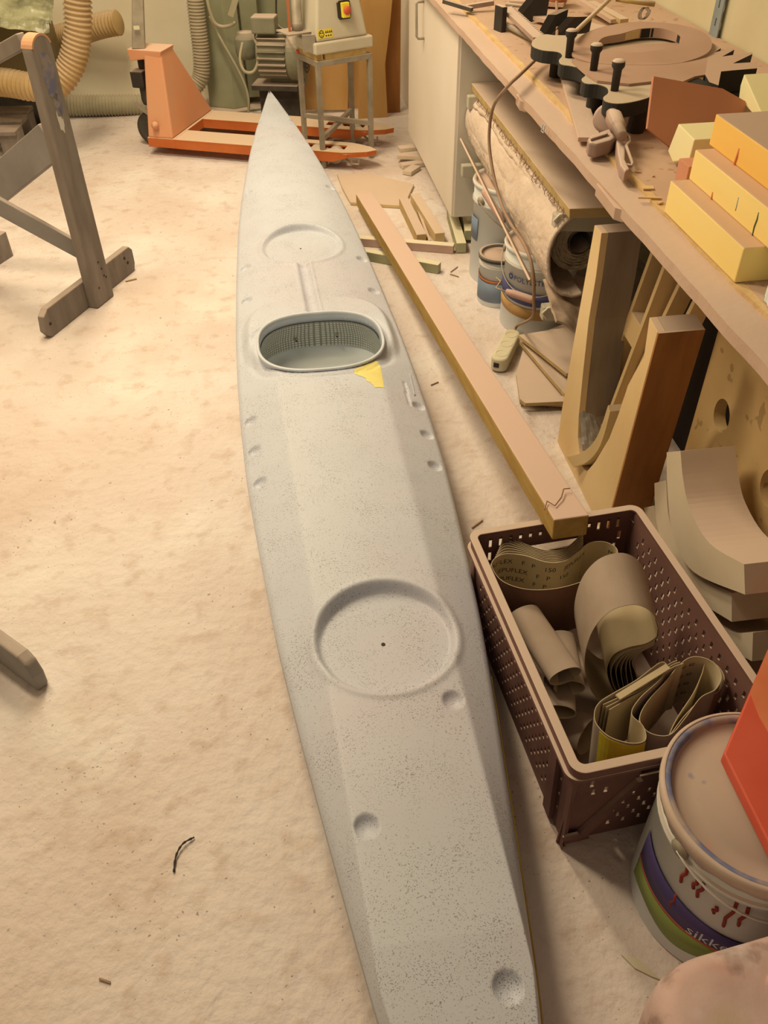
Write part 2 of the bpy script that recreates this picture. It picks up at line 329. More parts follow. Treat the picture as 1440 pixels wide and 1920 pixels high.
def deck(y, x):      # height of the deck surface (numpy arrays)
    dx = x-kx(y); hw = khws(y); ze = kze(y); zc = kzc(y); ad = np.abs(dx)
    edge = np.sqrt(np.clip(1-np.clip(1-(hw-ad)/.014, 0, 1)**2, 0, 1))*.014   # rounded shoulder
    wp = np.interp(y, [.0, .45, 1.13, 2.1], [.09, .112, .128, .147])
    hp = zc-ze-.014
    side = np.clip((hw-ad)/np.maximum(hw-wp, .01), 0, 3)*hp
    plat = hp+.004*(1-(dx/wp)**2)
    k = .003; hh = np.clip(.5+.5*(side-plat)/k, 0, 1); aft = side*(1-hh)+plat*hh-k*hh*(1-hh)
    t = np.clip(ad/np.maximum(hw, .004), 0, 1)
    fore = hp*(1-t**2.3)
    b = sm(2.08, 2.3, y)
    z = ze+edge*np.clip(hw/.03, 0, 1)+aft*(1-b)+fore*b
    # raised cockpit platform
    px = dx/.238; py = (y-2.305)/np.where(y > 2.305, .245, .215)
    d = 1-(np.abs(px)**3.4+np.abs(py)**3.0)**(1/3.2)
    pl = sm(-.02, .13, d); zp = .216+.010*pl
    z = np.where(zp > z, z*(1-pl)+zp*pl, z)
    # channel around the coaming
    e = (np.abs((x-.104)/.19)**2.6+np.abs((y-2.22)/.17)**2.6)**(1/2.6)
    z = z-.005*np.exp(-((e-1.09)/.05)**2)
    # round hatch recesses
    for cx, cy, r, dep in ((.139, 1.085, .143, .022), (.092, 2.905, .142, .022)):
        q = np.hypot(x-cx, y-cy); inn = 1-sm(r-.014, r, q)
        ring = .0035*np.exp(-((q-r-.006)/.007)**2)
        tilt = .0 if cy < 2 else .07
        zf = (kzc(np.array(cy))-dep)+tilt*(y-cy)
        z = np.where(q < r+.03, (z+ring)*(1-inn)+zf*inn, z)
    # paddle groove ahead of the cockpit
    gx = .093-.03*(y-2.6)/.35*.35; u = (x-gx)/.021
    m = sm(2.40, 2.43, y)*(1-sm(2.74, 2.79, y))
    z = z-m*.013*np.clip(1-np.abs(u)**3, 0, 1)+m*.004*np.exp(-((np.abs(u)-1.15)/.22)**2)
    # dimples
    for cy, off, r in DIM:
        for sg in (-1, 1):
            q = np.hypot(x-(kx(cy)+sg*off), y-cy)/r; z = z-.0115*np.clip(1-q*q, 0, 1)**.6
    for cx, cy, r in ((.241, .912, .0195), (.052, .690, .0205), (.222, .424, .022)):
        q = np.hypot(x-cx, y-cy)/r; z = z-.013*np.clip(1-q*q, 0, 1)**.55
    # two slots beside the cockpit, right
    for (x0, y0, x1, y1) in ((.325, 2.02, .321, 1.90),):
        q = np.abs(x-np.interp(y, [y1, y0], [x1, x0])); z = z-.004*(q < .004)*((y > y1) & (y < y0))
    return z
ky = thing('kayak', 'long grey primed kayak lying on the floor, two round hatch recesses and open cockpit', 'kayak', (.105, 2.2, 0))
ny, nx = 1300, 120
Y = np.linspace(-.12, 4.65, ny+1); T = np.sin(np.linspace(-1, 1, nx+1)*math.pi/2*.92)/math.sin(math.pi/2*.92)
YY, TT = np.meshgrid(Y, T, indexing='ij'); XX = kx(YY)+khws(YY)*TT; ZZ = deck(YY, XX)
V = np.stack([XX, YY, ZZ], -1).reshape(-1, 3)
ii, jj = np.meshgrid(np.arange(ny), np.arange(nx), indexing='ij'); a_ = ii*(nx+1)+jj
Fq = np.stack([a_, a_+1, a_+nx+2, a_+nx+1], -1).reshape(-1, 4)
yc = (Y[ii]+Y[ii+1]).reshape(-1)/2; xc_ = (XX[:-1, :-1]+XX[1:, 1:]).reshape(-1)/2
keep = (np.abs((xc_-.104)/.183)**2.6+np.abs((yc-2.22)/.163)**2.6) > 1
mb = MB(); mb.v = [tuple(v) for v in V]; mb.f = [tuple(int(i) for i in f) for f in Fq[keep]]; mb.m = [0]*len(mb.f)
mb.build('deck', M_kayak, ky, smooth=True)
def hullp(u, v):
    y = -.12+4.77*u; a = math.pi*v; hw = float(khws(y)); ze = float(kze(y))
    zk = float(np.interp(y, [-.12, .15, .5, 3.5, 4.1, 4.5, 4.65], [.13, .05, .004, .004, .05, .15, .28])); c = math.cos(a); s_ = math.sin(a)
    return (kx(y)-hw*math.copysign(abs(c)**.55, c), y, ze-(ze-zk)*abs(s_)**.7)
mb = MB().grid(hullp, 160, 24); mb.build('hull', M_hull, ky, smooth=True)
for sg in (1,):
    pts = [(kx(y)+sg*(float(khws(y))+.0006*min(1, max(0, (1.0-y)*2))), y, float(kze(y))-.004) for y in np.linspace(-.1, 1.0, 60)]
    MB().tube(pts, .0036, 6).build('seam', M_seam, ky, smooth=True)['label'] = 'ochre seam strip along the gunwale'
def ell(hx, hy, n=2.6): return superell(hx, hy, n, 120, .104, 2.224)
def ringsurf(rings):
    mb = MB(); n = 120
    for (hx, hy, z) in rings: mb.v += [(x, y, z+.012*(y-2.22)) for x, y in ell(hx, hy)]
    for i in range(len(rings)-1):
        mb.f += [(i*n+k, i*n+(k+1) % n, (i+1)*n+(k+1) % n, (i+1)*n+k) for k in range(n)]
    mb.m = [0]*len(mb.f); return mb
ringsurf([(.186, .164, .205), (.186, .164, .236), (.190, .168, .241), (.190, .168, .245), (.187, .165, .247), (.182, .160, .246), (.181, .159, .241), (.181, .159, .205), (.186, .164, .205)]).build('coaming', M_coam, ky, smooth=True)
mi = ringsurf([(.1805, .1585, .238), (.184, .162, .20), (.196, .180, .16), (.196, .185, .12), (.18, .17, .085), (.09, .10, .076), (.001, .001, .075)])
inner = mi.build('cockpit_interior', M_inside, ky, smooth=True); inner['label'] = 'dull grey-green moulded inside of the cockpit'
# woven cloth on the far inside wall
m = bpy.data.materials.new('woven_cloth'); m.use_nodes = True; nt = m.node_tree; b = nt.nodes['Principled BSDF']; b.inputs['Roughness'].default_value = .6
tc = nt.nodes.new('ShaderNodeTexCoord'); br = nt.nodes.new('ShaderNodeTexBrick'); br.offset = 0; br.inputs['Scale'].default_value = 1
mp = nt.nodes.new('ShaderNodeMapping'); nt.links.new(tc.outputs['UV'], mp.inputs[0]); nt.links.new(mp.outputs[0], br.inputs['Vector'])
br.inputs['Brick Width'].default_value = .0085; br.inputs['Row Height'].default_value = .0085; br.inputs['Mortar Size'].default_value = .0016
br.inputs['Color1'].default_value = look(204, 192, 156); br.inputs['Color2'].default_value = look(192, 180, 146); br.inputs['Mortar'].default_value = look(136, 122, 90)
nt.links.new(br.outputs[0], b.inputs['Base Color'])
n_ = 60; mbc = MB(); uvs = []
for i in range(n_+1):
    a = math.radians(8+164*i/n_); c = math.cos(a); s_ = math.sin(a)
    for j, (hx, hy, z) in enumerate(((.179, .1585, .216), (.1825, .161, .20), (.1935, .178, .16), (.193, .182, .12))):
        mbc.v.append((.104+hx*math.copysign(abs(c)**(2/2.6), c), 2.22+hy*abs(s_)**(2/2.6), z)); uvs.append((i/n_*.45, z))
mbc.f = [(i*4+j, (i+1)*4+j, (i+1)*4+j+1, i*4+j+1) for i in range(n_) for j in range(3)]; mbc.m = [0]*len(mbc.f)
cl = mbc.build('woven_lining', m, ky, smooth=True); uvl = cl.data.uv_layers.new(name='UVMap')
for lp in cl.data.loops: uvl.data[lp.index].uv = uvs[lp.vertex_index]
cl['label'] = 'coarse woven cloth lining the far cockpit wall'
for x_, z_ in ((.035, .155), (.165, .16)):
    MB().lathe((x_, 2.392, z_), [(.0001, 0), (.0035, 0), (.0035, .012), (.0001, .012)], 12, R=Matrix.Rotation(math.pi/2, 3, 'X')).build('bolt', M_black, ky)
for cx, cy, r in ((.1335, 1.078, .0035), (.088, 2.905, .0025)):
    z0 = float(deck(np.array(cy), np.array(cx)))
    MB().lathe((cx, cy, z0), [(r*1.2, -.005), (r*1.2, .0009), (.0001, .0009)], 16).build('drain_hole', M_ink, ky)
poly = [at(*p, .212) for p in ((664, 706), (680, 700), (706, 688), (712, 692), (716, 712), (721, 738), (703, 739), (698, 732), (690, 728), (684, 721), (672, 718), (666, 714))]
cx_ = sum((p for p in poly), Vector())/len(poly); mbp = MB(); rings = []
for t in (0, .25, .5, .75, .9, 1):
    rings.append([cx_+(p-cx_)*t for p in [poly[i].lerp(poly[(i+1) % len(poly)], k/3) for i in range(len(poly)) for k in range(3)]])
n_ = len(rings[0]); random.seed(3)
for ri, rg in enumerate(rings):
    for p in rg:
        jx = random.uniform(-.0015, .0015) if ri == 5 else 0
        mbp.v.append((p.x+jx, p.y+jx, float(deck(np.array(p.y), np.array(p.x)))+.0009))
mbp.f = [(i*n_+k, i*n_+(k+1) % n_, (i+1)*n_+(k+1) % n_, (i+1)*n_+k) for i in range(5) for k in range(n_)]; mbp.m = [0]*len(mbp.f)
mbp.build('bare_patch', M_patch, ky)['label'] = 'bright yellow bare patch showing through the grey primer'
def decal(pts, wd, name, m_, lab):
    mb = MB(); P = []
    for (x0, y0) in pts:
        for sg in (-1, 1):
            x1 = x0+sg*wd/2; P.append((x1, y0, float(deck(np.array(y0), np.array(x1)))+.0035))
    mb.add(P, [(2*i, 2*i+1, 2*i+3, 2*i+2) for i in range(len(pts)-1)]); o = mb.build(name, m_, ky, solid=.0006); o['label'] = lab
decal([(float(np.interp(t, [0, 1], [.349, .344])), 2.075-.115*t) for t in np.linspace(0, 1, 8)], .004, 'slot_insert', M_coam, 'slim pale slot insert beside the cockpit')

# ------------------------------------------------------------------ bench, wall rail, cabinet, shelf
BZ = .85
wt = thing('workbench', 'long dust-covered wooden workbench top along the right wall', 'workbench', (1.08, 1.5, .79))
def frayed(x0, y0, y1, amp, n=140, seed=1):
    return [(x0+amp*mnoise.noise(Vector((0, y0+(y1-y0)*i/n*9, seed)))+amp*.5*mnoise.noise(Vector((5, y0+(y1-y0)*i/n*40, seed))), y0+(y1-y0)*i/n) for i in range(n+1)]
def strip_poly(mb, L_, R_, z0, z1):
    n = len(L_); P = [(a[0], a[1], z) for z in (z0, z1) for q in (L_, R_) for a in q]
    F = []
    for i in range(n-1):
        F += [(i, n+i, n+i+1, i+1), (2*n+i, 2*n+i+1, 3*n+i+1, 3*n+i), (i, i+1, 2*n+i+1, 2*n+i), (n+i+1, n+i, 3*n+i, 3*n+i+1)]
    F += [(0, 2*n, 3*n, n), (n-1, 2*n-1, 4*n-1, 3*n-1)]
    mb.add(P, F)
mb = MB(); strip_poly(mb, frayed(.695, -.3, 4.75, .0035, seed=2), [(.80, -.3+5.05*i/140) for i in range(141)], BZ-.022, BZ); mb.build('front_board', M_dustw, wt)['label'] = 'narrow dusty front board'
mb = MB(); strip_poly(mb, frayed(.759, -.3, 4.6, .005, seed=4), frayed(.775, -.3, 4.6, .004, seed=6), BZ, BZ+.008); mb.build('raw_edge_strip', M_edge, wt)['label'] = 'frayed yellow raw edge of the top sheet'
mb = MB(); strip_poly(mb, frayed(.774, -.3, 4.7, .004, seed=6), [(WX-.005, -.3+5*i/140) for i in range(141)], BZ-.022, BZ+.009); mb.build('top_sheet', M_bench, wt)
MB().bar((.80, -.3, BZ-.045), (.80, 3.38, BZ-.045), .05, .045).build('edge_beam', M_pinex, wt, bevel=.003)
for y0, y1 in ((1.60, 1.75), (2.34, 2.42)):
    MB().prism([(.686, y0), (.70, y0-.02), (.705, y1), (.691, y1-.02)], flat(0), BZ-.030, BZ-.005).build('edge_batten', M_dustw, wt, bevel=.001)
for yr, z0, z1, lab in ((2.86, .06, 2.16, 'zinc grey slotted upright rail on the wall behind the ring'),):
    vz = [z0]
    while vz[-1] < z1-.05: vz += [vz[-1]+.028, vz[-1]+.05]
    tag(fixn(cells([-.028, -.004, .004, .028], vz, lambda i, j: not (i == 1 and j % 2), lambda u, v, w_, yr=yr: (WX-.012-w_, yr+u, v), .004).build('wall_rail', M_rail)), lab, 'wall rail')
# cabinet
cb = thing('kitchen_cabinet', 'white base cabinet with grey bar handle under the far bench end', 'cabinet', (1.02, 3.95, 0))
MB().box((1.05, 3.955, .45), (.60, 1.125, .70)).build('carcass', M_cabside, cb, bevel=.003)
MB().box((.748, 3.955, .449), (.018, 1.118, .696)).build('door', M_white, cb, bevel=.004, seg=3)
dr = [o for o in cb.children if o.name.startswith('door')][0]; dr.name = 'cabinet_door'
hz = [at_x(785, -40, .74), at_x(796, 72, .74)]; hy = hz[1].y
MB().tube([(.741, hy, hz[1].z), (.712, hy, hz[1].z), (.705, hy, hz[1].z+.008), (.705, hy+.02, hz[1].z+.13), (.712, hy+.02, hz[1].z+.137), (.741, hy+.02, hz[1].z+.137)], .0055, 10).build('handle', M_steel, dr, smooth=True)
MB().box((1.07, 3.955, .05), (.5, 1.05, .1)).build('plinth', M_cabside, cb)
# cantilever arms (two upper, two lower)
def arm(x0, y, z, label):
    t = thing('shelf_bracket', label, 'shelf bracket', (x0+.3, y, z), 'cantilever arms under the bench')
    MB().prism([(x0, z-.045), (x0, z), (WX-.04, z), (WX-.04, z-.07), (x0+.1, z-.055)], lambda u, v, s_: (u, y+s_, v), -.017, .017).build('arm', M_arm, t, bevel=.004)
    return t
arm(.775, 3.35, .585, 'upper pale steel shelf arm beside the white cabinet side')
arm(.765, 3.35, .33, 'lower pale steel shelf arm beside the white cabinet side')
a3 = arm(.782, 2.235, .575, 'steel shelf arm under the near end of the thick shelf board')
a4 = arm(.782, 2.24, .29, 'steel shelf arm under the torn brown card, white hook on its tip')
for t_, zz in ((a3, .575), (a4, .29)):
    MB().tube([(.79, 2.212, zz-.03), (.775, 2.21, zz-.01), (.79, 2.21, zz+.006), (.86, 2.21, zz+.004)], .0035, 8).build('hook', M_white, t_, smooth=True)
p0 = at(886, 145, .615)
tag(MB().hexa([(.80, 2.16, .588), (1.25, 2.13, .588), (1.25, 3.39, .588), (.80, 3.39, .588), (.795, 2.155, .618), (1.25, 2.12, .618), (1.25, 3.39, .618), (.795, 3.39, .618)]).build('shelf_board', M_pinex, bevel=.002), 'thick dusty shelf board on steel arms below the workbench', 'shelf board')
fr = MB(); random.seed(5)
for k in range(70):
    y = 2.2+1.1*random.random(); x = .80+random.uniform(-.004, .006); L_ = random.uniform(.01, .035); fr.tube([(x, y, .60), (x-.006+random.uniform(-.006, .006), y+random.uniform(-.02, .02), .595-L_*.6), (x-.003, y+random.uniform(-.03, .03), .60-L_)], .0012, 4)
fib = fr.build('loose_fibres', M_cable, bpy.data.objects['shelf_board']); fib['kind'] = 'stuff'
# fibre roll
rl = thing('fibreglass_roll', 'fat pale roll of fibre matting under the shelf board', 'roll', (.885, 2.8, .30))
RC = (.868, .489)
def rollp(u, v):
    y = 2.235+1.15*u; a = 2*math.pi*v; r = .090+.004*mnoise.noise(Vector((y*5, math.cos(a)*1.5, math.sin(a)*1.5)))
    return (RC[0]+r*math.cos(a), y, RC[1]+r*math.sin(a))
MB().grid(rollp, 60, 48).build('matting', M_mat, rl, smooth=True)
dp = spline([(.93, .578), (.875, .583), (.82, .57), (.785, .53), (.768, .47), (.775, .41), (.80, .365), (.845, .345), (.88, .35)], 6)
def drape(u, v):
    k = v*(len(dp)-1); i = min(int(k), len(dp)-2); f = k-i; x, z = dp[i]*(1-f)+dp[i+1]*f; y = 2.21+1.18*u
    n = mnoise.noise(Vector((y*4, k*.12, 0)))*.012+mnoise.noise(Vector((y*22, k*.6, 4)))*.004
    return (x+n*.9+.02*u*(v > .3), y-.03*v*(1-u), z+n*.4+max(0, .45-z)*.35*u)
MB().grid(drape, 110, 60).build('loose_outer_layer', M_mat, rl, smooth=True, solid=.010)
sp = MB(); na = 48
for k in range(14):
    r0, r1 = .0895-.0038*k, .0895-.0038*(k+1); dy = .006*mnoise.noise(Vector((k*.9, 0, 0)))
    sp.ringprism([(r0*math.cos(a), r0*math.sin(a)) for a in np.linspace(0, 2*math.pi, na, False)], [(r1*math.cos(a), r1*math.sin(a)) for a in np.linspace(0, 2*math.pi, na, False)], lambda u, v, t: (RC[0]+u, 2.232+dy+t+.006*mnoise.noise(Vector((u*60, v*60, k))), RC[1]+v), 0, .03)
sp.build('rolled_end', mat('roll_end', look(186, 158, 112), look(164, 136, 94), 22., .95, bump=.6, bscale=90), rl)
mb = MB(); mb.ringprism([(.036*math.cos(a), .036*math.sin(a)) for a in np.linspace(0, 2*math.pi, 32, False)], [(.032*math.cos(a), .032*math.sin(a)) for a in np.linspace(0, 2*math.pi, 32, False)], lambda u, v, t: (RC[0]+u, 2.226+t, RC[1]+v), 0, 1.1); mb.build('core_tube', M_dark, rl)
def flap(u, v):
    x = .785+.22*u; y = 2.27-.16*v; z = .355-.06*v-.045*math.sin(u*2.2)*v+.01*mnoise.noise(Vector((u*5, v*5, 3)))+.012*math.sin(u*7+1)*v
    return (x-.02*v*u, y, z)
tag(MB().grid(flap, 30, 20).build('torn_card', M_card, solid=.008), 'torn brown card drooping under the fibre roll on the shelf arm', 'cardboard')
tag(MB().bar((.770, 3.38, .41), (.752, 2.27, .350), .03, .006, up=(1, 0, .8)).build('cardboard_strip', M_pine), 'long narrow card strip lying along the left side of the fibre roll', 'strip')

# ------------------------------------------------------------------ pails under the bench
def cyl_map(c, r, a0):      # u along the wall from angle a0 (anticlockwise), v up
    return lambda u, v, h: (c[0]+(r+h)*math.cos(a0+u/r), c[1]+(r+h)*math.sin(a0+u/r), c[2]+v)
def band(c, r, a0, a1, z0f, z1f, m_, name, parent, n=36, h=.0008):
    mb = MB(); P = []
    for i in range(n+1):
        a = a0+(a1-a0)*i/n; t = i/n
        P += [(c[0]+(r+h)*math.cos(a), c[1]+(r+h)*math.sin(a), c[2]+z0f(t)), (c[0]+(r+h)*math.cos(a), c[1]+(r+h)*math.sin(a), c[2]+z1f(t))]
    mb.add(P, [(2*i, 2*i+2, 2*i+3, 2*i+1) for i in range(n)]); return mb.build(name, m_, parent, smooth=True, solid=.0006)
def pail(c, r, h, label, lidm=None, bodym=None, rimm=None, taper=.0):
    t = thing('paint_pail', label, 'pail', c)
    MB().lathe(c, [(.0001, 0), (r-taper, 0), (r-taper+.002, .004), (r-.001, h*.8), (r+.004, h*.805), (r+.004, h*.83), (r, h*.84), (r, h-.01)], 64).build('body', bodym or M_pail, t, smooth=True)
    MB().lathe(c, [(r, h-.014), (r+.006, h-.012), (r+.008, h-.004), (r+.005, h+.003), (r-.004, h+.003), (r-.008, h-.006)], 64).build('rim', rimm or M_pail, t, smooth=True)
    MB().lathe(c, [(r-.006, h-.004), (r-.012, h-.010), (r*.72, h-.010), (r*.70, h-.007), (.0001, h-.007)], 64).build('lid', lidm or mat('dusty_lid', look(204, 164, 124), look(190, 150, 110), 4., .9), t, smooth=True)
    return t
def bail(t, c, r, h, a, drop, m_=None):
    e = Vector((c[0]+(r+.004)*math.cos(a), c[1]+(r+.004)*math.sin(a), c[2]+h*.86)); n = Vector((math.cos(a), math.sin(a), 0))
    MB().lathe(e, [(.0001, 0), (.016, 0), (.016, .005), (.007, .009), (.0001, .009)], 20, R=n.to_track_quat('Z', 'Y').to_matrix()).build('ear', M_steel, t, smooth=True)
    pts = []
    for i in range(25):
        b_ = a+math.pi*1.0*i/24; pts.append((c[0]+(r+.012)*math.cos(b_), c[1]+(r+.012)*math.sin(b_), c[2]+h*.86-drop*math.sin(math.pi*i/24)))
    MB().tube(pts, .0022, 6).build('bail_handle', m_ or M_steel, t, smooth=True)
cP = (.908, 2.665, 0); pp = pail(cP, .126, .30, 'wide white pail lettered POLYESTER with blue and orange label bands')
cB = (.895, 3.06, 0); pb = pail(cB, .140, .37, 'tallest white pail, wire handle hanging, right of the cabinet corner')
bail(pb, cB, .140, .37, math.radians(205), .11)
cC = (.808, 2.845, 0); pc = pail(cC, .070, .185, 'small tin with blue-grey label standing in front of the tallest pail', rimm=M_dark)
bail(pp, cP, .126, .30, math.radians(150), .10)
for kk, (z0, z1, m_, nm) in enumerate(((.075, .125, M_orlab, 'orange_band'), (.125, .175, M_blue, 'blue_band'))):
    band(cP, .1285, math.radians(165), math.radians(345), lambda t, z0=z0: z0-.02*math.sin(math.pi*t)+.012, lambda t, z1=z1: z1-.02*math.sin(math.pi*t)+(.0 if z1 < .15 else .012*(1-t)), m_, nm, pp)
a0 = math.atan2(at(960, 545, .2).y-cP[1], at(960, 545, .2).x-cP[0])
text('POLYESTER', .026, cyl_map((cP[0], cP[1], .196), .1285, math.radians(209)), 'lettering', M_inkb, pp)
ring = [(.0115*math.cos(a), .0115*math.sin(a)) for a in np.linspace(0, 2*math.pi, 6, False)]; ri = [(u*.55, v*.55) for u, v in ring]
fm = cyl_map((cP[0], cP[1], .205), .1285, math.radians(202)); MB().ringprism(ring, ri, lambda u, v, t: fm(u, v, t), 0, .0006).build('round_logo', M_inkb, pp)
band(cC, .0722, math.radians(150), math.radians(330), lambda t: .02, lambda t: .105-.012*math.sin(math.pi*t), M_bluegrey, 'printed_label', pc)
band(cC, .0723, math.radians(150), math.radians(330), lambda t: .108-.012*math.sin(math.pi*t), lambda t: .118-.014*math.sin(math.pi*t), mat('label_red_orange', look(206, 112, 56), None, 8., .6), 'orange_stripe', pc)
band(cB, .1425, math.radians(170), math.radians(200), lambda t: .16, lambda t: .245, M_bluegrey, 'printed_label', pb)
def roller(p, q, label):
    t = thing('paint_roller', label, 'paint roller', p)
    p = Vector(p); q = Vector(q); d = (q-p)
    MB().tube([p, p+d*.1, p+d*.75, p+d], .012, 12, rf=lambda i: (.010, .013, .013, .009)[i]).build('grip', mat('roller_grip', look(206, 148, 112), None, 8., .7, dust=.5), t, smooth=True)
    MB().tube([q, q+d.normalized()*.04, q+d.normalized()*.05+Vector((.03, .02, .01)), q+d.normalized()*.09+Vector((.05, .02, .01))], .003, 6).build('wire', M_steel, t, smooth=True)
roller((.752, 2.925, .385), (.80, 2.80, .318), 'dusty paint roller handle resting across the tallest pail')
roller((.845, 2.505, .165), (.765, 2.575, .17), 'salmon pink roller handle hanging before the POLYESTER pail')

# ------------------------------------------------------------------ extension cord
c3 = [(1.05, 3.25, .90), (.90, 2.75, .895), tuple(at(1008, 108, .885)), tuple(at(975, 140, .885)), tuple(at(952, 162, .874))]
c3 += [tuple(at_x(x, y, X)) for x, y, X in ((925, 200, .675), (917, 255, .675), (922, 310, .68), (936, 370, .69), (955, 415, .69), (985, 462, .695), (999, 510, .70), (1001, 560, .715), (998, 595, .74))]
c3 += [(.808, 2.548, .05), (.792, 2.527, .034), (.780, 2.505, .034)]
ec = thing('power_strip', 'cream multi-socket block on a dusty cable hanging from the bench', 'power strip', (.745, 2.42, 0))
MB().tube(spline(c3, 8), .0048, 8).build('cable', M_cable, ec, smooth=True)
pa = Vector((.688, 2.335, .028)); pb2 = Vector((.790, 2.525, .03)); d = pb2-pa; L_ = d.length; ang = math.atan2(d.y, d.x)
mid = (pa+pb2)/2
mb = MB(); mb.prism(rrect(L_/2, .028, .026), lambda u, v, t: (mid.x+u*math.cos(ang)-v*math.sin(ang), mid.y+u*math.sin(ang)+v*math.cos(ang), t), .004, .052); mb.build('socket_block', M_strip, ec, bevel=.008, seg=3)
for k in range(3):
    cxx = mid + d.normalized()*((k-1)*.065); MB().lathe((cxx.x, cxx.y, .0515), [(.02, 0), (.02, .0015), (.018, .0015), (.017, -.004), (.0001, -.004)], 24).build('socket', M_strip, ec)
MB().box((pa.x-.004, pa.y+.004, .03), (.006, .018, .016), ang).build('switch', M_ink, ec)

# ------------------------------------------------------------------ floor timber
bm_a, bm_b = Vector((.422, 3.80, .045)), Vector((.548, 1.225, .328))
tag(MB().bar(bm_a, bm_b, .076, .052).build('timber_beam', mat('beam_pine', look(196, 150, 74), look(170, 122, 50), 8., .85, dust=1., stretch=(5, 1, 5), dustcol=look(216, 172, 130)), bevel=.003), 'long square timber beam with its split near end propped on the crate', 'timber beam')
cr_ = MB(); cr_.tube([(.500, 1.262, .352), (.512, 1.285, .3545), (.524, 1.268, .3545), (.545, 1.292, .3545), (.558, 1.318, .3545), (.572, 1.318, .3545)], .0016, 4).build('split', M_cable, bpy.data.objects['timber_beam'])
tag(MB().prism([tuple(at(*p, .015))[:2] for p in ((657, 379), (757, 386), (776, 345), (690, 325), (632, 326), (642, 352))], flat(0), .002, .015).build('plywood_sheet', M_ply, bevel=.001), 'thin plywood offcut flat on the floor under the far beam end', 'plywood sheet')
def lath(a, b, wd, th, label, m_=M_pinex, up=(0, 0, 1), grp='wood offcuts on the floor'):
    o = MB().bar(a, b, wd, th, up).build('wood_offcut', m_, bevel=.0015); tag(o, label, 'wood offcut', grp); return o
M_sidegreen = mat('treated_wood', look(176, 160, 106), look(156, 138, 88), 8., .85, dust=.95, dustcol=look(232, 204, 146))
lath((.29, 3.44, .018), (.732, 3.275, .018), .035, .034, 'longer lath crossing under the beam, pinkish side, behind its pair', mat('pink_wood', look(206, 160, 120), None, 8., .85, dust=.9, dustcol=look(236, 206, 150)))
lath((.36, 3.275, .02), (.638, 3.10, .02), .032, .038, 'greenish lath crossing under the beam, nearer of the pair', M_sidegreen)
lath((.60, 3.78, .024), (.612, 3.37, .024), .042, .045, 'squared offcut lying left of the twin offcuts near the cabinet')
lath((.66, 3.83, .022), (.69, 3.37, .024), .042, .045, 'squared offcut with slanted end beside the cabinet corner', M_ply)
lath((.655, 3.75, .012), (.645, 3.36, .012), .012, .022, 'thin slat squeezed between two squared offcuts')
lath((.79, 3.62, .024), (.76, 3.26, .024), .04, .042, 'green-ended stick poking from under the cabinet, nearer one', M_sidegreen)
lath((.86, 3.66, .036), (.812, 3.35, .036), .04, .042, 'green-ended stick poking from under the cabinet, farther one', M_sidegreen)
for i, (x, y, z, rz, l_, lab) in enumerate(((.735, 4.30, .012, .2, .14, 'lowest pale chip in the small heap at the cabinet foot'), (.725, 4.36, .032, -.3, .13, 'middle pale chip in the small heap at the cabinet foot'), (.71, 4.22, .012, .9, .10, 'loose chip lying before the heap at the cabinet foot'), (.73, 4.42, .052, .1, .11, 'topmost pale chip in the small heap at the cabinet foot'))):
    tag(MB().box((x, y, z), (l_, .05, .02), rz).build('wood_chip', M_mdf, bevel=.002), lab, 'wood chip', 'chips at the cabinet foot')
zz = .009
for i, (pts, z, lab) in enumerate((
        (((968, 700), (985, 640), (1110, 640), (1100, 760), (975, 752)), .016, 'lowest thin board of the fanned pile beside the power strip'),
        (((975, 640), (1075, 600), (1100, 735), (1058, 738)), .042, 'second thin board of the fanned pile, long sharp corner'),
        (((972, 628), (1085, 610), (1110, 700), (1062, 700)), .068, 'topmost thin board of the fanned pile beside the power strip'),
        (((975, 748), (1060, 742), (1070, 752), (985, 756)), .030, 'short dark-edged strip poking from the fanned pile'))):
    pl = [tuple(at(*p, z+.006))[:2] for p in pts]
    tag(fixn(MB().prism(pl, flat(0), z-.006, z+.006).build('thin_board', M_pinex)), lab, 'thin board', 'fanned thin boards')
lath(tuple(at(235, 527, .004)), tuple(at(256, 522, .004)), .008, .006, 'tiny pale stick beside the grey trestle foot')
tw = [at(326, 1635, .003), at(330, 1605, .006), at(343, 1582, .008), at(364, 1570, .004)]
tag(MB().tube(spline([tuple(p) for p in tw], 6), .0022, 7, rf=lambda i: .0019+.0007*math.sin(i*2.1)).build('twig', M_ink, smooth=True), 'curved dark twig lying alone on the dusty floor', 'twig')
tag(fixn(MB().prism([tuple(at(*p, .003))[:2] for p in ((1165, 1790), (1195, 1797), (1215, 1815), (1240, 1838), (1220, 1830), (1190, 1815))], flat(0), .001, .004).build('paint_flake', M_strip)), 'pale curled flake on the floor left of the red-dripped pail', 'flake')
for i, (x, y, x1, y1, lab) in enumerate(((387, 720, 865, 503, ''),)):
    pass
random.seed(11)
for (a, b, lab) in (((845, 510), (858, 500), 'short dark splinter on the floor beyond the beam'), ((844, 514), (860, 519), 'fine pale splinter beside the dark splinter beyond the beam'), ((186, 1835), (207, 1842), 'thin splinter on the open floor near the lower left'), ((808, 722), (822, 716), 'tiny dark splinter between kayak and beam'), ((885, 990), (905, 975), 'little curl of debris on the floor behind the crate corner')):
    tag(MB().bar(at(*a, .003), at(*b, .003), .003, .003).build('splinter', M_cable), lab, 'splinter')

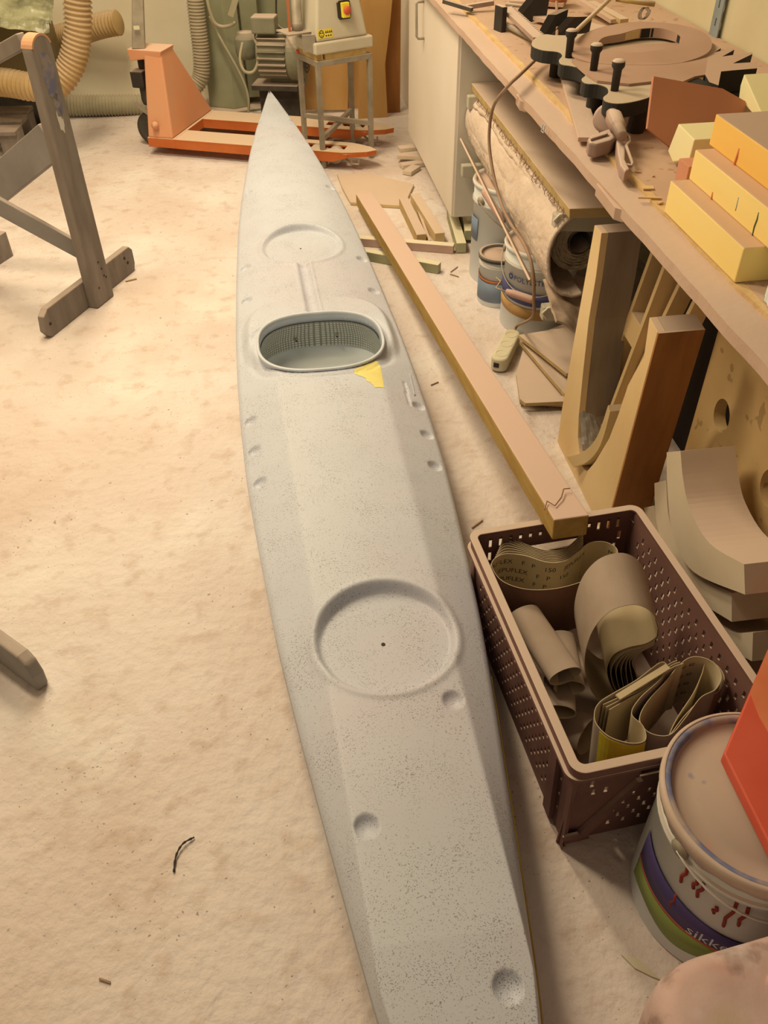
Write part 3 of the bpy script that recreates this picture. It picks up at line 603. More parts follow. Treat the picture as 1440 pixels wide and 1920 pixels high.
# ------------------------------------------------------------------ perforated crate with sanding belts
CR = thing('plastic_crate', 'brown perforated plastic crate full of sanding belts', 'crate', (.58, 1.0, 0))
ca = .081; cc, cs = math.cos(ca), math.sin(ca); O = Vector((.364, 1.283, 0))
def cw(u, v, z): return (O.x+u*cc-v*cs, O.y+u*cs+v*cc, z)     # u right, v away, inner corner far-left is 0,0
HL, HW, HH = .572, .366, .28
def tap(z): return .014*(1-z/HH)
us = list(np.linspace(0, HL, 78)); vs = [0, .03]; z = .035
while z < .255: vs += [z, z+.0145]; z += .0245
vs += [.265, .278]; vs = sorted(set(round(v, 4) for v in vs))
def holes_long(i, j):
    zz = (vs[j]+vs[j+1])/2; k = round((vs[j]-.035)/.0245); on = vs[j+1]-vs[j] > .0135 and .034 < vs[j] < .255 and abs((vs[j]-.035)/.0245-k) < .05
    if not on: return True
    if i < 6 or i > 71: return True
    return not ((i+(k % 2)*2) % 4 == 0)
def place(side):
    if side == 'L': return lambda u, v, w_: cw(0-w_+tap(v), -u, v)
    if side == 'R': return lambda u, v, w_: cw(HW+w_-tap(v), -u, v)
for s_ in 'LR': fixn(cells(us, vs, holes_long, place(s_), .0035).build('side_panel', M_crate, CR))
us2 = list(np.linspace(0, HW, 49)); vs2 = [0, .035, .0495, .0595, .074, .084, .0985, .1085, .123, .133, .1475, .170, .188, .200, .222, .236, .246, .262, .266, .278]
def holes_short(i, j):
    u = (us2[i]+us2[i+1])/2; z0 = vs2[j]
    if abs(u-HW/2) < .062 and j == 13: return False          # hand hole
    if j in (15, 16) and i % 3 == 1 and 3 < i < 46 and (j == 16 or abs(u-HW/2) > .085): return False
    if j == 11 and i in (5, 8, 40, 43): return False
    if j in (13,) and i in (4, 44): return False
    if j in (1, 3, 5, 7, 9) and 10 < i < 38: return not ((i+(j//2 % 2)*2) % 4 == 0)
    return True
fixn(cells(us2, vs2, holes_short, lambda u, v, w_: cw(u, w_-tap(v), v), .0035).build('end_panel', M_crate, CR))
fixn(cells(us2, vs2, holes_short, lambda u, v, w_: cw(u, -HL-w_+tap(v), v), .0035).build('end_panel', M_crate, CR))
oo = rrect(HW/2+.016, HL/2+.016, .026, 8, HW/2, -HL/2); oi = rrect(HW/2-.001, HL/2-.001, .012, 8, HW/2, -HL/2); om = rrect(HW/2+.013, HL/2+.013, .024, 8, HW/2, -HL/2)
MB().ringprism(oo, oi, lambda u, v, t: cw(u, v, t), HH-.006, HH).build('rim', M_crate, CR, bevel=.0015)
MB().ringprism(om, rrect(HW/2+.0095, HL/2+.0095, .020, 8, HW/2, -HL/2), lambda u, v, t: cw(u, v, t), HH-.028, HH-.006).build('rim_skirt', M_crate, CR)
MB().ringprism(rrect(HW/2+.020, HL/2+.014, .026, 8, HW/2, -HL/2), rrect(HW/2+.0095, HL/2+.0095, .020, 8, HW/2, -HL/2), lambda u, v, t: cw(u, v, t), HH-.034, HH-.026).build('lower_ledge', M_crate, CR, bevel=.001)
MB().prism(rrect(HW/2-.012, HL/2-.012, .012, 6, HW/2, -HL/2), lambda u, v, t: cw(u, v, t), .001, .006).build('base_plate', M_crate, CR)
for (u, v, du, dv) in ((0, 0, -1, 1), (HW, 0, 1, 1), (0, -HL, -1, -1), (HW, -HL, 1, -1)):
    mb = MB()
    mb.prism([(u+du*(-.004), .0), (u+du*(-.004), HH-.03), (u+du*.006, HH-.03)], lambda a_, z_, t: cw(a_+du*t*0, v+dv*(t-.012), z_), 0, .016)
    mb.hexa([cw(u+du*(-.014), v+dv*(-.014), 0), cw(u+du*(-.014)-du*.05, v+dv*(-.014), 0), cw(u+du*(-.014)-du*.05, v+dv*(-.005), 0), cw(u+du*(-.008), v+dv*(-.005), 0),
             cw(u-du*.002, v, .05), cw(u-du*.03, v, .05), cw(u-du*.03, v+dv*.005, .05), cw(u, v+dv*.005, .05)])
    fixn(mb.build('corner_post', M_crate, CR))
for du, u0 in ((1, 0), (-1, HW)):     # gusset ribs on the near end
    fixn(MB().prism([(u0+du*.02, .012), (u0+du*.05, .012), (u0+du*.125, .20), (u0+du*.115, .20)], lambda a_, z_, t: cw(a_, -HL+tap(z_)-.004-t, z_), 0, .009).build('gusset', M_crate, CR))
for v0 in (-HL+.055,):
    fixn(MB().prism([(v0, .01), (v0+.03, .01), (v0+.03, HH-.034), (v0, HH-.034)], lambda a_, z_, t: cw(0+tap(z_)-.004-t, a_, z_), 0, .010).build('side_rib', M_crate, CR))

class Belt:
    def __init__(s, pts2, org, ex, ey, ez, wd, closed=True, n=8):
        s.p = spline(pts2, n, closed); s.o = Vector(org); s.ex = Vector(ex).normalized(); s.ey = Vector(ey).normalized(); s.ez = Vector(ez).normalized(); s.w = wd; s.closed = closed
        P = np.array(s.p+([s.p[0]] if closed else [])); s.P = P; s.L = np.r_[0, np.cumsum(np.hypot(*np.diff(P, axis=0).T))]
        A = .5*np.sum(P[:-1, 0]*P[1:, 1]-P[1:, 0]*P[:-1, 1]); s.sg = 1 if A > 0 else -1
    def pt(s, a, b, z): return s.o+s.ex*a+s.ey*b+s.ez*z
    def at(s, u, v, h=0):    # u along the belt, v across, h inward
        u = u % s.L[-1]; a = np.interp(u, s.L, s.P[:, 0]); b = np.interp(u, s.L, s.P[:, 1])
        a2 = np.interp(min(u+.002, s.L[-1]), s.L, s.P[:, 0])-np.interp(max(u-.002, 0), s.L, s.P[:, 0]); b2 = np.interp(min(u+.002, s.L[-1]), s.L, s.P[:, 1])-np.interp(max(u-.002, 0), s.L, s.P[:, 1])
        l = math.hypot(a2, b2) or 1; return s.pt(a-b2/l*h*s.sg, b+a2/l*h*s.sg, v)
    def mesh(s, th=.0012):
        mb = MB(); n = len(s.p); c = []
        for i in range(n):
            q0 = s.p[(i-1) % n] if s.closed else s.p[max(0, i-1)]; q1 = s.p[(i+1) % n] if s.closed else s.p[min(n-1, i+1)]; t = q1-q0; l = np.hypot(*t) or 1; nn = np.array([-t[1], t[0]])/l*s.sg
            for k, off in ((0, -th/2), (1, th/2)):
                q = s.p[i]+nn*off; mb.v += [tuple(s.pt(q[0], q[1], 0)), tuple(s.pt(q[0], q[1], s.w))]
        for i in range(n if s.closed else n-1):
            j = (i+1) % n; a, b = 4*i, 4*j
            mb.f += [(a, b, b+1, a+1), (a+2, a+3, b+3, b+2), (a+1, b+1, b+3, a+3), (a, a+2, b+2, b)]; mb.m += [0, 1, 1, 1]
        return mb
def belt(name, B, label, outer=M_grit, inner=M_paper, group='sanding belts in the crate'):
    o = B.mesh().build(name, [outer, inner], origin=tuple(B.at(0, 0)), smooth=False); tag(o, label, 'sanding belt', group); return o
def px2(lst, z): return [tuple(at(x, y, z))[:2] for x, y in lst]
def shift_(P, d): 
    c = np.mean(P, 0); out = []
    for p in P:
        v = np.array(p)-c; l = np.hypot(*v); out.append(tuple(c+v*(1-d/l)))
    return out
zA = .255; loopA = [(922, 1062), (943, 1090), (990, 1105), (1050, 1102), (1110, 1082), (1150, 1052), (1157, 1030), (1135, 1016), (1105, 1018), (1083, 1036), (1058, 1052), (1025, 1054), (985, 1042), (950, 1038), (929, 1046)]
PA = px2(loopA, zA)
tA = Matrix.Rotation(.0, 3, 'Z')
BA = Belt(PA, (0, 0, zA-.15), (1, 0, 0), (0, 1, 0), (0, 0, 1), .15)
oA = belt('sanding_belt', BA, 'large oval belt printed with black lettering at the far crate end', M_gritb)
# its printing
start = None
for u in np.linspace(0, BA.L[-1], 300):
    p = BA.at(u, .15)
    dq = (p-Vector((*px2([(934, 1042)], zA)[0], zA))).length
    if start is None or dq < start[0]: start = (dq, u)
sgn = 1
q = BA.at(start[1]+.05, .1)
if q.x < BA.at(start[1], .1).x: sgn = -1
for row, (du, dv, s_) in enumerate(((-.035, .122, 'JEPUFLEX    F   P    150    JEPUFLEX'), (.0, .096, 'JEPUFLEX    F   P    150'), (-.005, .070, 'JEPUFLEX    F   P'))):
    text(s_, .017, lambda u, v, h, du=du, dv=dv: BA.at(start[1]+sgn*(u+du), dv+v, .0009), 'lettering', M_ink, oA)
text('MIRKA', .015, lambda u, v, h: BA.at(start[1]+sgn*(u+.275), .122+v, .0009), 'lettering', M_ink, oA)
text('150   150', .012, lambda u, v, h: BA.at(start[1]+sgn*(u+.275), .10+v, .0009), 'lettering', M_ink, oA)
for k in range(8):      # further folds nested behind the first
    lp = [(926+2*k, 1050+k), (950, 1040-2*k*0), (985, 1042+2.2*k), (1025, 1054+2.2*k), (1058, 1052+2*k), (1083, 1036+1.5*k), (1094, 1030)]
    Bk = Belt(px2([(x, y-3-5.2*k) for x, y in lp], zA-.001*k), (0, 0, zA-.148-.001*k), (1, 0, 0), (0, 1, 0), (0, 0, 1), .145, closed=False)
    belt('sanding_belt', Bk, 'thin belt folded against the back of the large printed oval belt', M_grit, M_paper, 'belt folds nested in the printed oval belt')
# standing teardrop belt: loop in the x-z plane, axis running back
yB = .985
def pz(lst, Yp): return [(at_y(x, y, Yp).x, at_y(x, y, Yp).z) for x, y in lst]
loopB = [(1185, 1134), (1214, 1142), (1232, 1164), (1233, 1190), (1212, 1206), (1178, 1214), (1150, 1228), (1138, 1254), (1144, 1284), (1160, 1312), (1160, 1328), (1140, 1326), (1112, 1300), (1098, 1262), (1098, 1222), (1114, 1178), (1145, 1146)]
axB = Vector((.10, 1, .22)).normalized(); exB = axB.cross(Vector((0, 0, 1))).normalized()
BB = Belt(pz(loopB, yB), (0, yB, 0), (1, 0, 0), (0, 0, 1), axB, .115)
belt('sanding_belt', BB, 'tall grey teardrop belt standing on edge in the crate middle')
for k in range(6):
    lp = [(1234, 1178+k), (1229-.5*k, 1200+1.5*k), (1205-k, 1214+2*k), (1168+3.5*k, 1226+3*k), (1147+9*k, 1252+2*k), (1149+9.5*k, 1282), (1162+6*k, 1306+k), (1176+3*k, 1324)]
    Bk = Belt(pz(lp, yB-.002), (0, yB-.002, 0), (1, 0, 0), (0, 0, 1), axB, .110, closed=False)
    belt('sanding_belt', Bk, 'thin inner layer fanned inside the tall teardrop belt', M_grit, M_paper, 'layers fanned inside the teardrop belt')
# squeezed tubes at the left
def tube_belt(p, q, ra, rb, rz, label):
    p = Vector(p); q = Vector(q); ez = (q-p).normalized(); ex = ez.cross(Vector((0, 0, 1))).normalized(); ey = ex.cross(ez)
    pts = [(ra*math.cos(a), rb*math.sin(a)) for a in np.linspace(0, 2*math.pi, 14, False)]
    return belt('sanding_belt', Belt(pts, p, ex, ey, ez, (q-p).length, n=4), label)
tube_belt(at(982, 1150, .20), at(1060, 1268, .205), .034, .022, 0, 'smooth grey rolled belt along the left wall of the crate')
tube_belt(at(1050, 1195, .16), at(1068, 1290, .17), .030, .02, 0, 'short rolled belt tucked right behind the long rolled one')
tube_belt(at(1048, 1275, .13), at(1050, 1335, .15), .030, .016, 0, 'small flattened belt end below the two rolled belts')
tube_belt(at(1030, 1350, .05), at(1105, 1380, .08), .045, .03, 0, 'dark belt loop lying at the crate bottom')
# front right folded belts
zD = .262
loopD1 = [(1126, 1345), (1130, 1368), (1155, 1392), (1195, 1404), (1222, 1398), (1218, 1372), (1196, 1348), (1212, 1318), (1250, 1282), (1262, 1258), (1248, 1252), (1205, 1284), (1160, 1310), (1136, 1326)]
BD = Belt(px2(loopD1, zD), (0, 0, zD-.13), (1, 0, 0), (0, 1, 0), (-.05, .10, 1), .13)
oD = belt('sanding_belt', BD, 'folded belt with a bright yellow label nearest the crate front', M_grit)
nb = None
for u in np.linspace(0, BD.L[-1], 300):
    p = BD.at(u, .13); d2 = (p-Vector((*px2([(1131, 1375)], zD)[0], zD))).length
    if nb is None or d2 < nb[0]: nb = (d2, u)
sg2 = 1 if BD.at(nb[1]+.03, .1).x > BD.at(nb[1], .1).x else -1
MB().grid(lambda a, b: BD.at(nb[1]+sg2*(a*.085-.01), .125-.1*b, -.0012), 12, 6).build('yellow_label', M_yellow, oD, solid=.0006)
text('60', .018, lambda u, v, h: BD.at(nb[1]+sg2*(u+.03), .07+v, -.0022), 'lettering', M_ink, oD)
for k, s_ in enumerate(('60   MIRKA', '60   MIRKA   60')):
    text(s_, .014, lambda u, v, h, k=k: BD.at(nb[1]+sg2*(u-.02), .10-.035*k+v, .001), 'lettering', M_ink, oD)
for k in range(3):
    lp = [(1135+6*k, 1330+5*k), (1175+3*k, 1312+4*k), (1220, 1290+4*k), (1256+3*k, 1256+3*k), (1275+6*k, 1246+3*k)]
    belt('sanding_belt', Belt(px2(lp, zD-.003), (0, 0, zD-.13), (1, 0, 0), (0, 1, 0), (0, .1, 1), .125, closed=False), 'thin layer folded behind the yellow-labelled belt', M_grit, M_paper, 'layers behind the yellow-labelled belt')
tag(MB().bar(at(1158, 1308, zD+.004), at(1252, 1250, zD+.004), .012, .004).build('label_strip', M_paper), 'yellow-edged paper strip along the folded belts', 'strip')
loopD2 = [(1205, 1342), (1206, 1362), (1226, 1380), (1260, 1382), (1288, 1352), (1318, 1312), (1346, 1296), (1357, 1272), (1345, 1248), (1322, 1236), (1298, 1236), (1276, 1252), (1250, 1284), (1222, 1314)]
BE = Belt(px2(loopD2, zD-.006), (0, 0, zD-.14), (1, 0, 0), (0, 1, 0), (0, .06, 1), .13)
oE = belt('sanding_belt', BE, 'long narrow belt loop at the right of the yellow-labelled belt')
loopD3 = [(1262, 1376), (1290, 1340), (1325, 1306), (1352, 1296), (1365, 1270), (1352, 1246), (1330, 1240), (1322, 1262), (1306, 1298), (1276, 1344)]
belt('sanding_belt', Belt(px2(loopD3, zD-.012), (0, 0, zD-.15), (1, 0, 0), (0, 1, 0), (0, .06, 1), .125), 'reddish-brown narrow belt loop nearest the right crate wall', M_gritb)
ue = None
for u in np.linspace(0, BE.L[-1], 300):
    p = BE.at(u, .13); d2 = (p-Vector((*px2([(1300, 1237)], zD)[0], zD))).length
    if ue is None or d2 < ue[0]: ue = (d2, u)
sg3 = 1 if BE.at(ue[1]+.03, .1).x > BE.at(ue[1], .1).x else -1
for k in range(4): text('60  60', .012, lambda u, v, h, k=k: BE.at(ue[1]+sg3*(u-.01), .105-.027*k+v, .001), 'lettering', M_ink, oE)

# ------------------------------------------------------------------ templates standing under the bench
def yz(x): return lambda u, v, t: (x+t, u, v)
cradle = [(1.9128, 0.6738), (1.8624, 0.6748), (1.8527, 0.5663), (1.8527, 0.45), (1.8324, 0.3027), (1.8111, 0.1719), (1.7927, 0.1196), (1.7587, 0.0808), (1.7326, 0.0682), (1.6967, 0.074), (1.6551, 0.1419), (1.6027, 0.2562), (1.5795, 0.3463), (1.563, 0.4364), (1.5446, 0.481), (1.5165, 0.5411), (1.5301, 0.6293), (1.4806, 0.6215), (1.5165, 0.0), (1.935, 0.0), (1.94, 0.12), (1.93, 0.35)]
tC = thing('plywood_cradle', 'tall U-shaped plywood cradle with brown near arm, standing behind the crate', 'cradle', (.85, 1.75, 0))
fixn(MB().prism(cradle, yz(.775), 0, .018).build('left_face_ply', M_plyv, tC, bevel=.001))
fixn(MB().prism([(u+.0, v) for u, v in cradle], yz(.793), 0, .085).build('core', M_greyply, tC))
fixn(MB().prism([(1.5163, 0), (1.510, 0), (1.4746, 0.6215), (1.4806, 0.6215)], yz(.775), 0, .103).build('near_arm_face', M_brown, tC))['label'] = 'knotty brown front face of the near arm'
# slotted leaning frames inside the cradle
def slat_frame(name, base, top, wd, th, label, slot=True):
    base = Vector(base); top = Vector(top); d = (top-base); L_ = d.length; d.normalize(); sy = Vector((0, 1, 0)); sy = (sy-d*sy.dot(d)).normalized(); nx_ = sy.cross(d).normalized()
    us_ = [0, L_*.08, L_*.46, L_*.56, L_*.92, L_]; vs_ = [-wd/2, -wd/2+.014, wd/2-.014, wd/2]
    f = lambda u, v, t: base+d*u+sy*v+nx_*t
    mb = cells(us_, vs_, (lambda i, j: not (j == 1 and i in (1, 3))) if slot else (lambda i, j: True), f, th)
    return tag(fixn(mb.build(name, M_plyv, bevel=.001)), label, 'frame')
slat_frame('slotted_frame', (.835, 1.83, .10), (.915, 1.79, .76), .09, .05, 'slotted wooden frame leaning inside the cradle, left of two')
slat_frame('slotted_frame', (.85, 1.745, .10), (.955, 1.67, .74), .10, .045, 'slotted wooden frame leaning inside the cradle, right of two')
cu = spline([(0, 0), (.05, .06), (.085, .14), (.10, .25)], 6)
lo = [(p[0], p[1]) for p in cu]; ro = [(p[0]+.028-.02*(i/len(cu)), p[1]-.012) for i, p in enumerate(cu)]
fixn(tag(MB().prism(lo+ro[::-1], lambda u, v, t: (.775+.35*u+t, 1.775-u*1.2, .07+v), -.03, .02).build('curved_batten', M_ply), 'curved wooden batten lying across the bottom of the cradle', 'batten'))
def rag(u, v): return (.78+.085*u, 1.83-.07*v, .16+.05*math.sin(3*u+1)*(1-v)-.06*v+.01*mnoise.noise(Vector((u*6, v*6, 0))))
tag(MB().grid(rag, 14, 10).build('cloth_scrap', mat('grey_cloth', look(170, 150, 120), None, 9., .95), solid=.006), 'grey folded rag tucked inside the cradle', 'rag')
pnl = MB().box((1.13, 1.75, .36), (.02, .75, .80)).build('black_board', M_blackboard); tag(pnl, 'dark near-black board standing behind the cradle', 'board')
text('8', .03, lambda u, v, h: (1.119, 1.60-u, .44+v), 'chalk_mark', M_coam, pnl)
# big plywood template with oval holes
def holed(x, y0, y1, z0, z1, holes, th, name, m_, label, slant=.0):
    import bmesh
    # grid with holes cut by stitching rings: use cells finely
    us_ = list(np.linspace(y0, y1, 110)); vs_ = list(np.linspace(z0, z1, 100))
    def solid(i, j):
        yc_, zc_ = (us_[i]+us_[i+1])/2, (vs_[j]+vs_[j+1])/2
        if yc_ > y1-slant*(z1-zc_)*0-(.0 if zc_ > z0+.0 else 0): pass
        for hy_, hz_, ry, rz_ in holes:
            if ((yc_-hy_)/ry)**2+((zc_-hz_)/rz_)**2 < 1: return False
        return True
    def f(u, v, w_):
        p = [u, v]
        for hy_, hz_, ry, rz_ in holes:
            a = (u-hy_)/ry; b_ = (v-hz_)/rz_; r = math.hypot(a, b_)
            if .88 < r < 1.12: p = [hy_+a/r*ry, hz_+b_/r*rz_]
        return (x+w_, p[0], p[1])
    return tag(fixn(cells(us_, vs_, solid, f, th).build(name, m_)), label, 'template')
M_oval = mat('stained_birch', look(240, 192, 118), look(216, 162, 88), 3.5, .75, speck=[(look(150, 106, 56), 26., .64, .5)], bump=.05)
holed(1.0, .95, 1.625, .0, .80, [(1.513, .362, .036, .042), (1.262, .345, .040, .045), (1.36, .10, .05, .06)], .03, 'holed_template', M_oval, 'upright birch template with oval holes beneath the near bench end')
# nested quarter-arc blocks
def arc_block(name, prof_o, prof_i, x0, x1, label, rz=0):
    o_ = spline(prof_o, 6); i_ = spline(prof_i, 6)
    poly = [(p[0], p[1]) for p in o_]+[(p[0], p[1]) for p in i_[::-1]]
    return tag(fixn(MB().prism(poly, yz(x0), 0, x1-x0).build(name, M_mdf)), label, 'arc block', 'curved block stack beside the crate')
def apx(lst, X): return [(at_x(x, y, X).y, at_x(x, y, X).z) for x, y in lst]
arc_block('curved_block', apx([(1250, 848), (1252, 930), (1264, 1010), (1300, 1072), (1397, 1115)], .82), apx([(1276, 846), (1281, 900), (1294, 955), (1330, 1018), (1395, 1058)], .82), .82, .945, 'topmost pale curved block, concave dusty face, leaning by the crate')
arc_block('curved_block', apx([(1227, 906), (1232, 985), (1262, 1062), (1300, 1118), (1372, 1166)], .835), apx([(1249, 900), (1254, 970), (1272, 1020), (1318, 1082), (1372, 1112)], .835), .835, .96, 'middle pale curved block, nested under the topmost one')
arc_block('curved_block', apx([(1207, 952), (1225, 1020), (1262, 1090), (1330, 1190), (1410, 1240)], .85), apx([(1226, 948), (1240, 1010), (1275, 1070), (1352, 1175), (1412, 1186)], .85), .85, .97, 'lowest pale curved block, just above the dark gap')
MB_ = MB().box((.92, 1.16, .045), (.10, .36, .088)); tag(MB_.build('support_block', M_greyply, bevel=.003), 'shaded timber block under the curved block stack', 'wood block')

# ------------------------------------------------------------------ paint-dripped pail, red block, stained container
cS = (.655, .592, 0); rS = .143; hS = .33
ps = pail(cS, rS, hS, 'paint-dripped white pail with violet and green label, front right', lidm=M_tbl, rimm=M_bluerim, taper=.003)
bail(ps, cS, rS-.003, hS, math.radians(196), .05, M_pail)
band(cS, rS+.0006, math.radians(165), math.radians(262), lambda t: .115-.02*t, lambda t: .195-.06*t, M_violet, 'violet_band', ps)
band(cS, rS+.0002, math.radians(165), math.radians(262), lambda t: .05+.01*math.sin(9*t), lambda t: .113-.02*t, M_greenlab, 'green_band', ps)
band(cS, rS+.0010, math.radians(165), math.radians(262), lambda t: .111-.02*t, lambda t: .117-.02*t, mat('label_red', look(200, 96, 60), None, 8, .6), 'red_stripe', ps)
text('sikkens', .034, cyl_map((cS[0], cS[1], .105), rS+.0016, math.radians(219)), 'lettering', M_coam, ps)
for k, (a, z0, l_) in enumerate(((204, .262, .05), (212, .255, .03), (216, .258, .045), (236, .262, .085), (228, .22, .02), (205, .17, .04), (243, .255, .06))):
    fm = cyl_map(cS, rS, math.radians(a)); MB().tube([fm(0, z0, .0), fm(.003, z0-l_*.4, .0), fm(-.002, z0-l_*.7, .0), fm(.001, z0-l_, .0)], .0028, 6).build('paint_drip', M_drip, ps, smooth=True)
# tan paint skin sagging over the rim
mb = MB(); n_ = 90; P = []
for i in range(n_+1):
    a = 2*math.pi*i/n_; dz = .012+.012*abs(mnoise.noise(Vector((math.cos(a)*4, math.sin(a)*4, 1))))
    for r_, z_ in ((rS+.004, hS+.004), (rS+.0095, hS), (rS+.0100, hS-.010), (rS+.006, hS-.014-dz)): P.append((cS[0]+r_*math.cos(a), cS[1]+r_*math.sin(a), z_))
mb.add(P, [(4*i+j, 4*i+4+j, 4*i+5+j, 4*i+1+j) for i in range(n_) for j in range(3)]); mb.build('dried_paint_skin', mat('tan_paint_skin', look(214, 176, 134), look(196, 158, 118), 14., .7), ps, smooth=True, solid=.0015)
for a, r_, dz in ((3.75, .045, 0), (1.5, .03, 0)):
    pass
MB().tube([(cS[0]-.02, cS[1]-.055, hS-.003), (cS[0]-.005, cS[1]-.05, hS+.002), (cS[0]+.006, cS[1]-.062, hS-.002)], .0022, 6).build('paint_blob', M_dark, ps)
MB().tube([(cS[0]-.03, cS[1]+.02, hS-.005), (cS[0]-.012, cS[1]+.015, hS-.003), (cS[0]-.012, cS[1]+.03, hS-.004)], .0028, 6).build('paint_blob', mat('slate_blob', look(104, 104, 110), None, 9, .6), ps)
# red board resting on the lid
zr = hS+.0275
def rp(x, y): return tuple(at(x, y, zr))[:2]
outl = [rp(1357, 1412), rp(1440, 1578), rp(1500, 1698), rp(1640, 1400), rp(1500, 1075), rp(1440, 1217)]
rb = thing('red_board', 'thick red painted board lying on the dripped pail, cut off by the right edge', 'board', (.70, .66, hS))
fixn(MB().prism(outl, flat(0), hS+.0035, zr).build('board', M_red, rb, bevel=.003))
fixn(MB().prism([rp(1440, 1218), rp(1406, 1299), rp(1424, 1345), rp(1450, 1390), rp(1500, 1420), rp(1600, 1330), rp(1500, 1078)], flat(0), zr-.002, zr+.0006).build('orange_paint_area', M_redtop, rb))['label'] = 'orange painted area at the far side of the board'

st = thing('stained_container', 'pinkish paint-stained rounded plastic container at the lower right corner', 'container', (.56, .30, 0))
def blob(n_lat=40, n_lon=72):
    mb = MB(); c0 = Vector((.566, .252, 0)); hx, hy = .175, .16
    prof = [(0.90, 0), (.94, .01), (.97, .1), (1.0, .2), (1.0, .262), (.985, .282), (.95, .298), (.90, .307), (.82, .311), (.6, .312), (.3, .310), (.001, .309)]
    prof = [tuple(p) for p in spline(prof, 3)]
    for (s_, z_) in prof:
        for x, y in superell(hx*s_, hy*s_, 4.2, n_lon, 0, 0):
            nz = mnoise.noise(Vector((x*18, y*18, z_*12)))*.004; mb.v.append((c0.x+x*math.cos(.1)-y*math.sin(.1)+nz, c0.y+x*math.sin(.1)+y*math.cos(.1)+nz, z_*1.0+nz))
    n = len(prof)
    mb.f = [(i*n_lon+k, i*n_lon+(k+1) % n_lon, (i+1)*n_lon+(k+1) % n_lon, (i+1)*n_lon+k) for i in range(n-1) for k in range(n_lon)]; mb.m = [0]*len(mb.f)
    return mb
blob().build('shell', M_stain, st, smooth=True)
MB().lathe((.555, .345, .3105), [(.014, 0), (.013, .006), (.008, .010), (.0001, .011)], 20).build('knob', M_stain, st, smooth=True)

# ------------------------------------------------------------------ on the bench: foam blocks
def block(x0, x1, y0, y1, z0, z1, m_, label, rz=0., taper=0., name='foam_block'):
    cx0, cy0 = (x0+x1)/2, (y0+y1)/2
    o = MB().box((cx0, cy0, (z0+z1)/2), (x1-x0, y1-y0, z1-z0), rz).build(name, m_, bevel=.0025); tag(o, label, 'foam block', 'yellow foam blocks on the bench'); return o
zb = BZ+.009
b1 = block(.757, .93, 1.222, 1.530, zb, .920, M_foam, 'lowest front yellow foam block, red and grey paint runs beside it')
b2 = block(.793, .97, 1.20, 1.530, .920, .975, M_foam, 'middle yellow foam block with a red stain and dark green run')
b3 = block(.828, 1.05, 1.20, 1.55, .975, 1.03, M_foam2, 'upper orange-yellow foam block with a tall red streak')
def xblock(pts, X, dx, m_, lab):
    P = [at_x(x, y, X) for x, y in pts]; k = len(P); mb = MB(); mb.add([tuple(p) for p in P]+[(p.x+dx, p.y, p.z) for p in P], [tuple(range(k)), tuple(range(2*k-1, k-1, -1))]+[(i, k+i, k+(i+1) % k, (i+1) % k) for i in range(k)])
    return tag(fixn(mb.build('foam_block', m_, bevel=.002)), lab, 'foam block', 'yellow foam blocks on the bench')
b4 = xblock([(1272, 232), (1252, 283), (1261, 304), (1292, 300), (1302, 262)], .87, .12, M_foamp, 'pale six-sided foam block end behind the stack')
tag(MB().hexa([(.80, 1.552, zb), (.94, 1.552, zb), (.94, 1.60, zb), (.80, 1.60, zb), (.80, 1.552, .935), (.94, 1.552, .935), (.94, 1.60, .935), (.80, 1.60, .935)]).build('board_piece', M_tile, bevel=.001), 'small reddish-brown board piece wedged between the yellow foam blocks', 'board', 'reddish boards')
b5 = xblock([(1395, 139), (1388, 160), (1385, 184), (1412, 214), (1436, 230)], 1.12, .2, M_foamp, 'pale yellow foam block farthest back at the right edge')
def streak(ob, X, pts, r, m_, nm='paint_run'):
    P = [at_x(x, y, X+r*.45) for x, y in pts]; o = MB().tube([tuple(p) for p in P], r, 6, rf=lambda i: r*(.5+.5*math.sin(math.pi*(i+.5)/len(pts)))).build(nm, m_, ob, smooth=True); o.scale = (1, 1, 1); return o
streak(b2, .793, [(1338, 360), (1336, 372), (1333, 380)], .0035, mat('orange_run', look(228, 120, 60), None, 8, .6))
streak(b2, .793, [(1424, 398), (1421, 412), (1416, 425), (1410, 450)], .0028, mat('green_run', look(92, 96, 56), None, 8, .6))
streak(b3, .828, [(1388, 278), (1384, 295), (1378, 312), (1375, 325)], .0045, _mats['orange_run'])
streak(b2, .793, [(1386, 370), (1380, 395)], .0018, M_bluegrey)
# reddish hexagon-cut board leaning behind the blocks
q = [at(1225, 144, .95), at(1215, 240, .87), at(1262, 282, .862), at(1375, 262, .862), at(1398, 192, .91), at(1355, 166, .95)]
def board3(pts, th, name, m_, lab, cat='board', group=None):
    n = (pts[1]-pts[0]).cross(pts[2]-pts[0]).normalized(); 
    if n.z < 0: n = -n
    mb = MB(); k = len(pts); mb.add([tuple(p) for p in pts]+[tuple(p-n*th) for p in pts], [tuple(range(k)), tuple(range(2*k-1, k-1, -1))]+[(i, k+i, k+(i+1) % k, (i+1) % k) for i in range(k)])
    o = fixn(mb.build(name, m_)); tag(o, lab, cat, group); return o
P1 = at(1214, 243, .905); P0 = at_y(1226, 143, P1.y+.045); P2 = at_y(1399, 190, P1.y+.10)
ux = (P2-P0); vx = (P1-P0)
def pl(x, y):   # photo point on the board's plane
    d = Vector(CM.T @ np.array([(x-720)/FPX, (y-960)/FPX, 1.])); n = ux.cross(vx); o = Vector((0, 0, CAMH)); return o+d*((P0-o).dot(n)/d.dot(n))
board3([pl(*p) for p in ((1226, 143), (1214, 241), (1262, 280), (1330, 290), (1399, 205), (1398, 190), (1355, 166))], .006, 'leaning_board', M_tile, 'reddish-brown cut board leaning behind the yellow foam blocks', group='reddish boards')
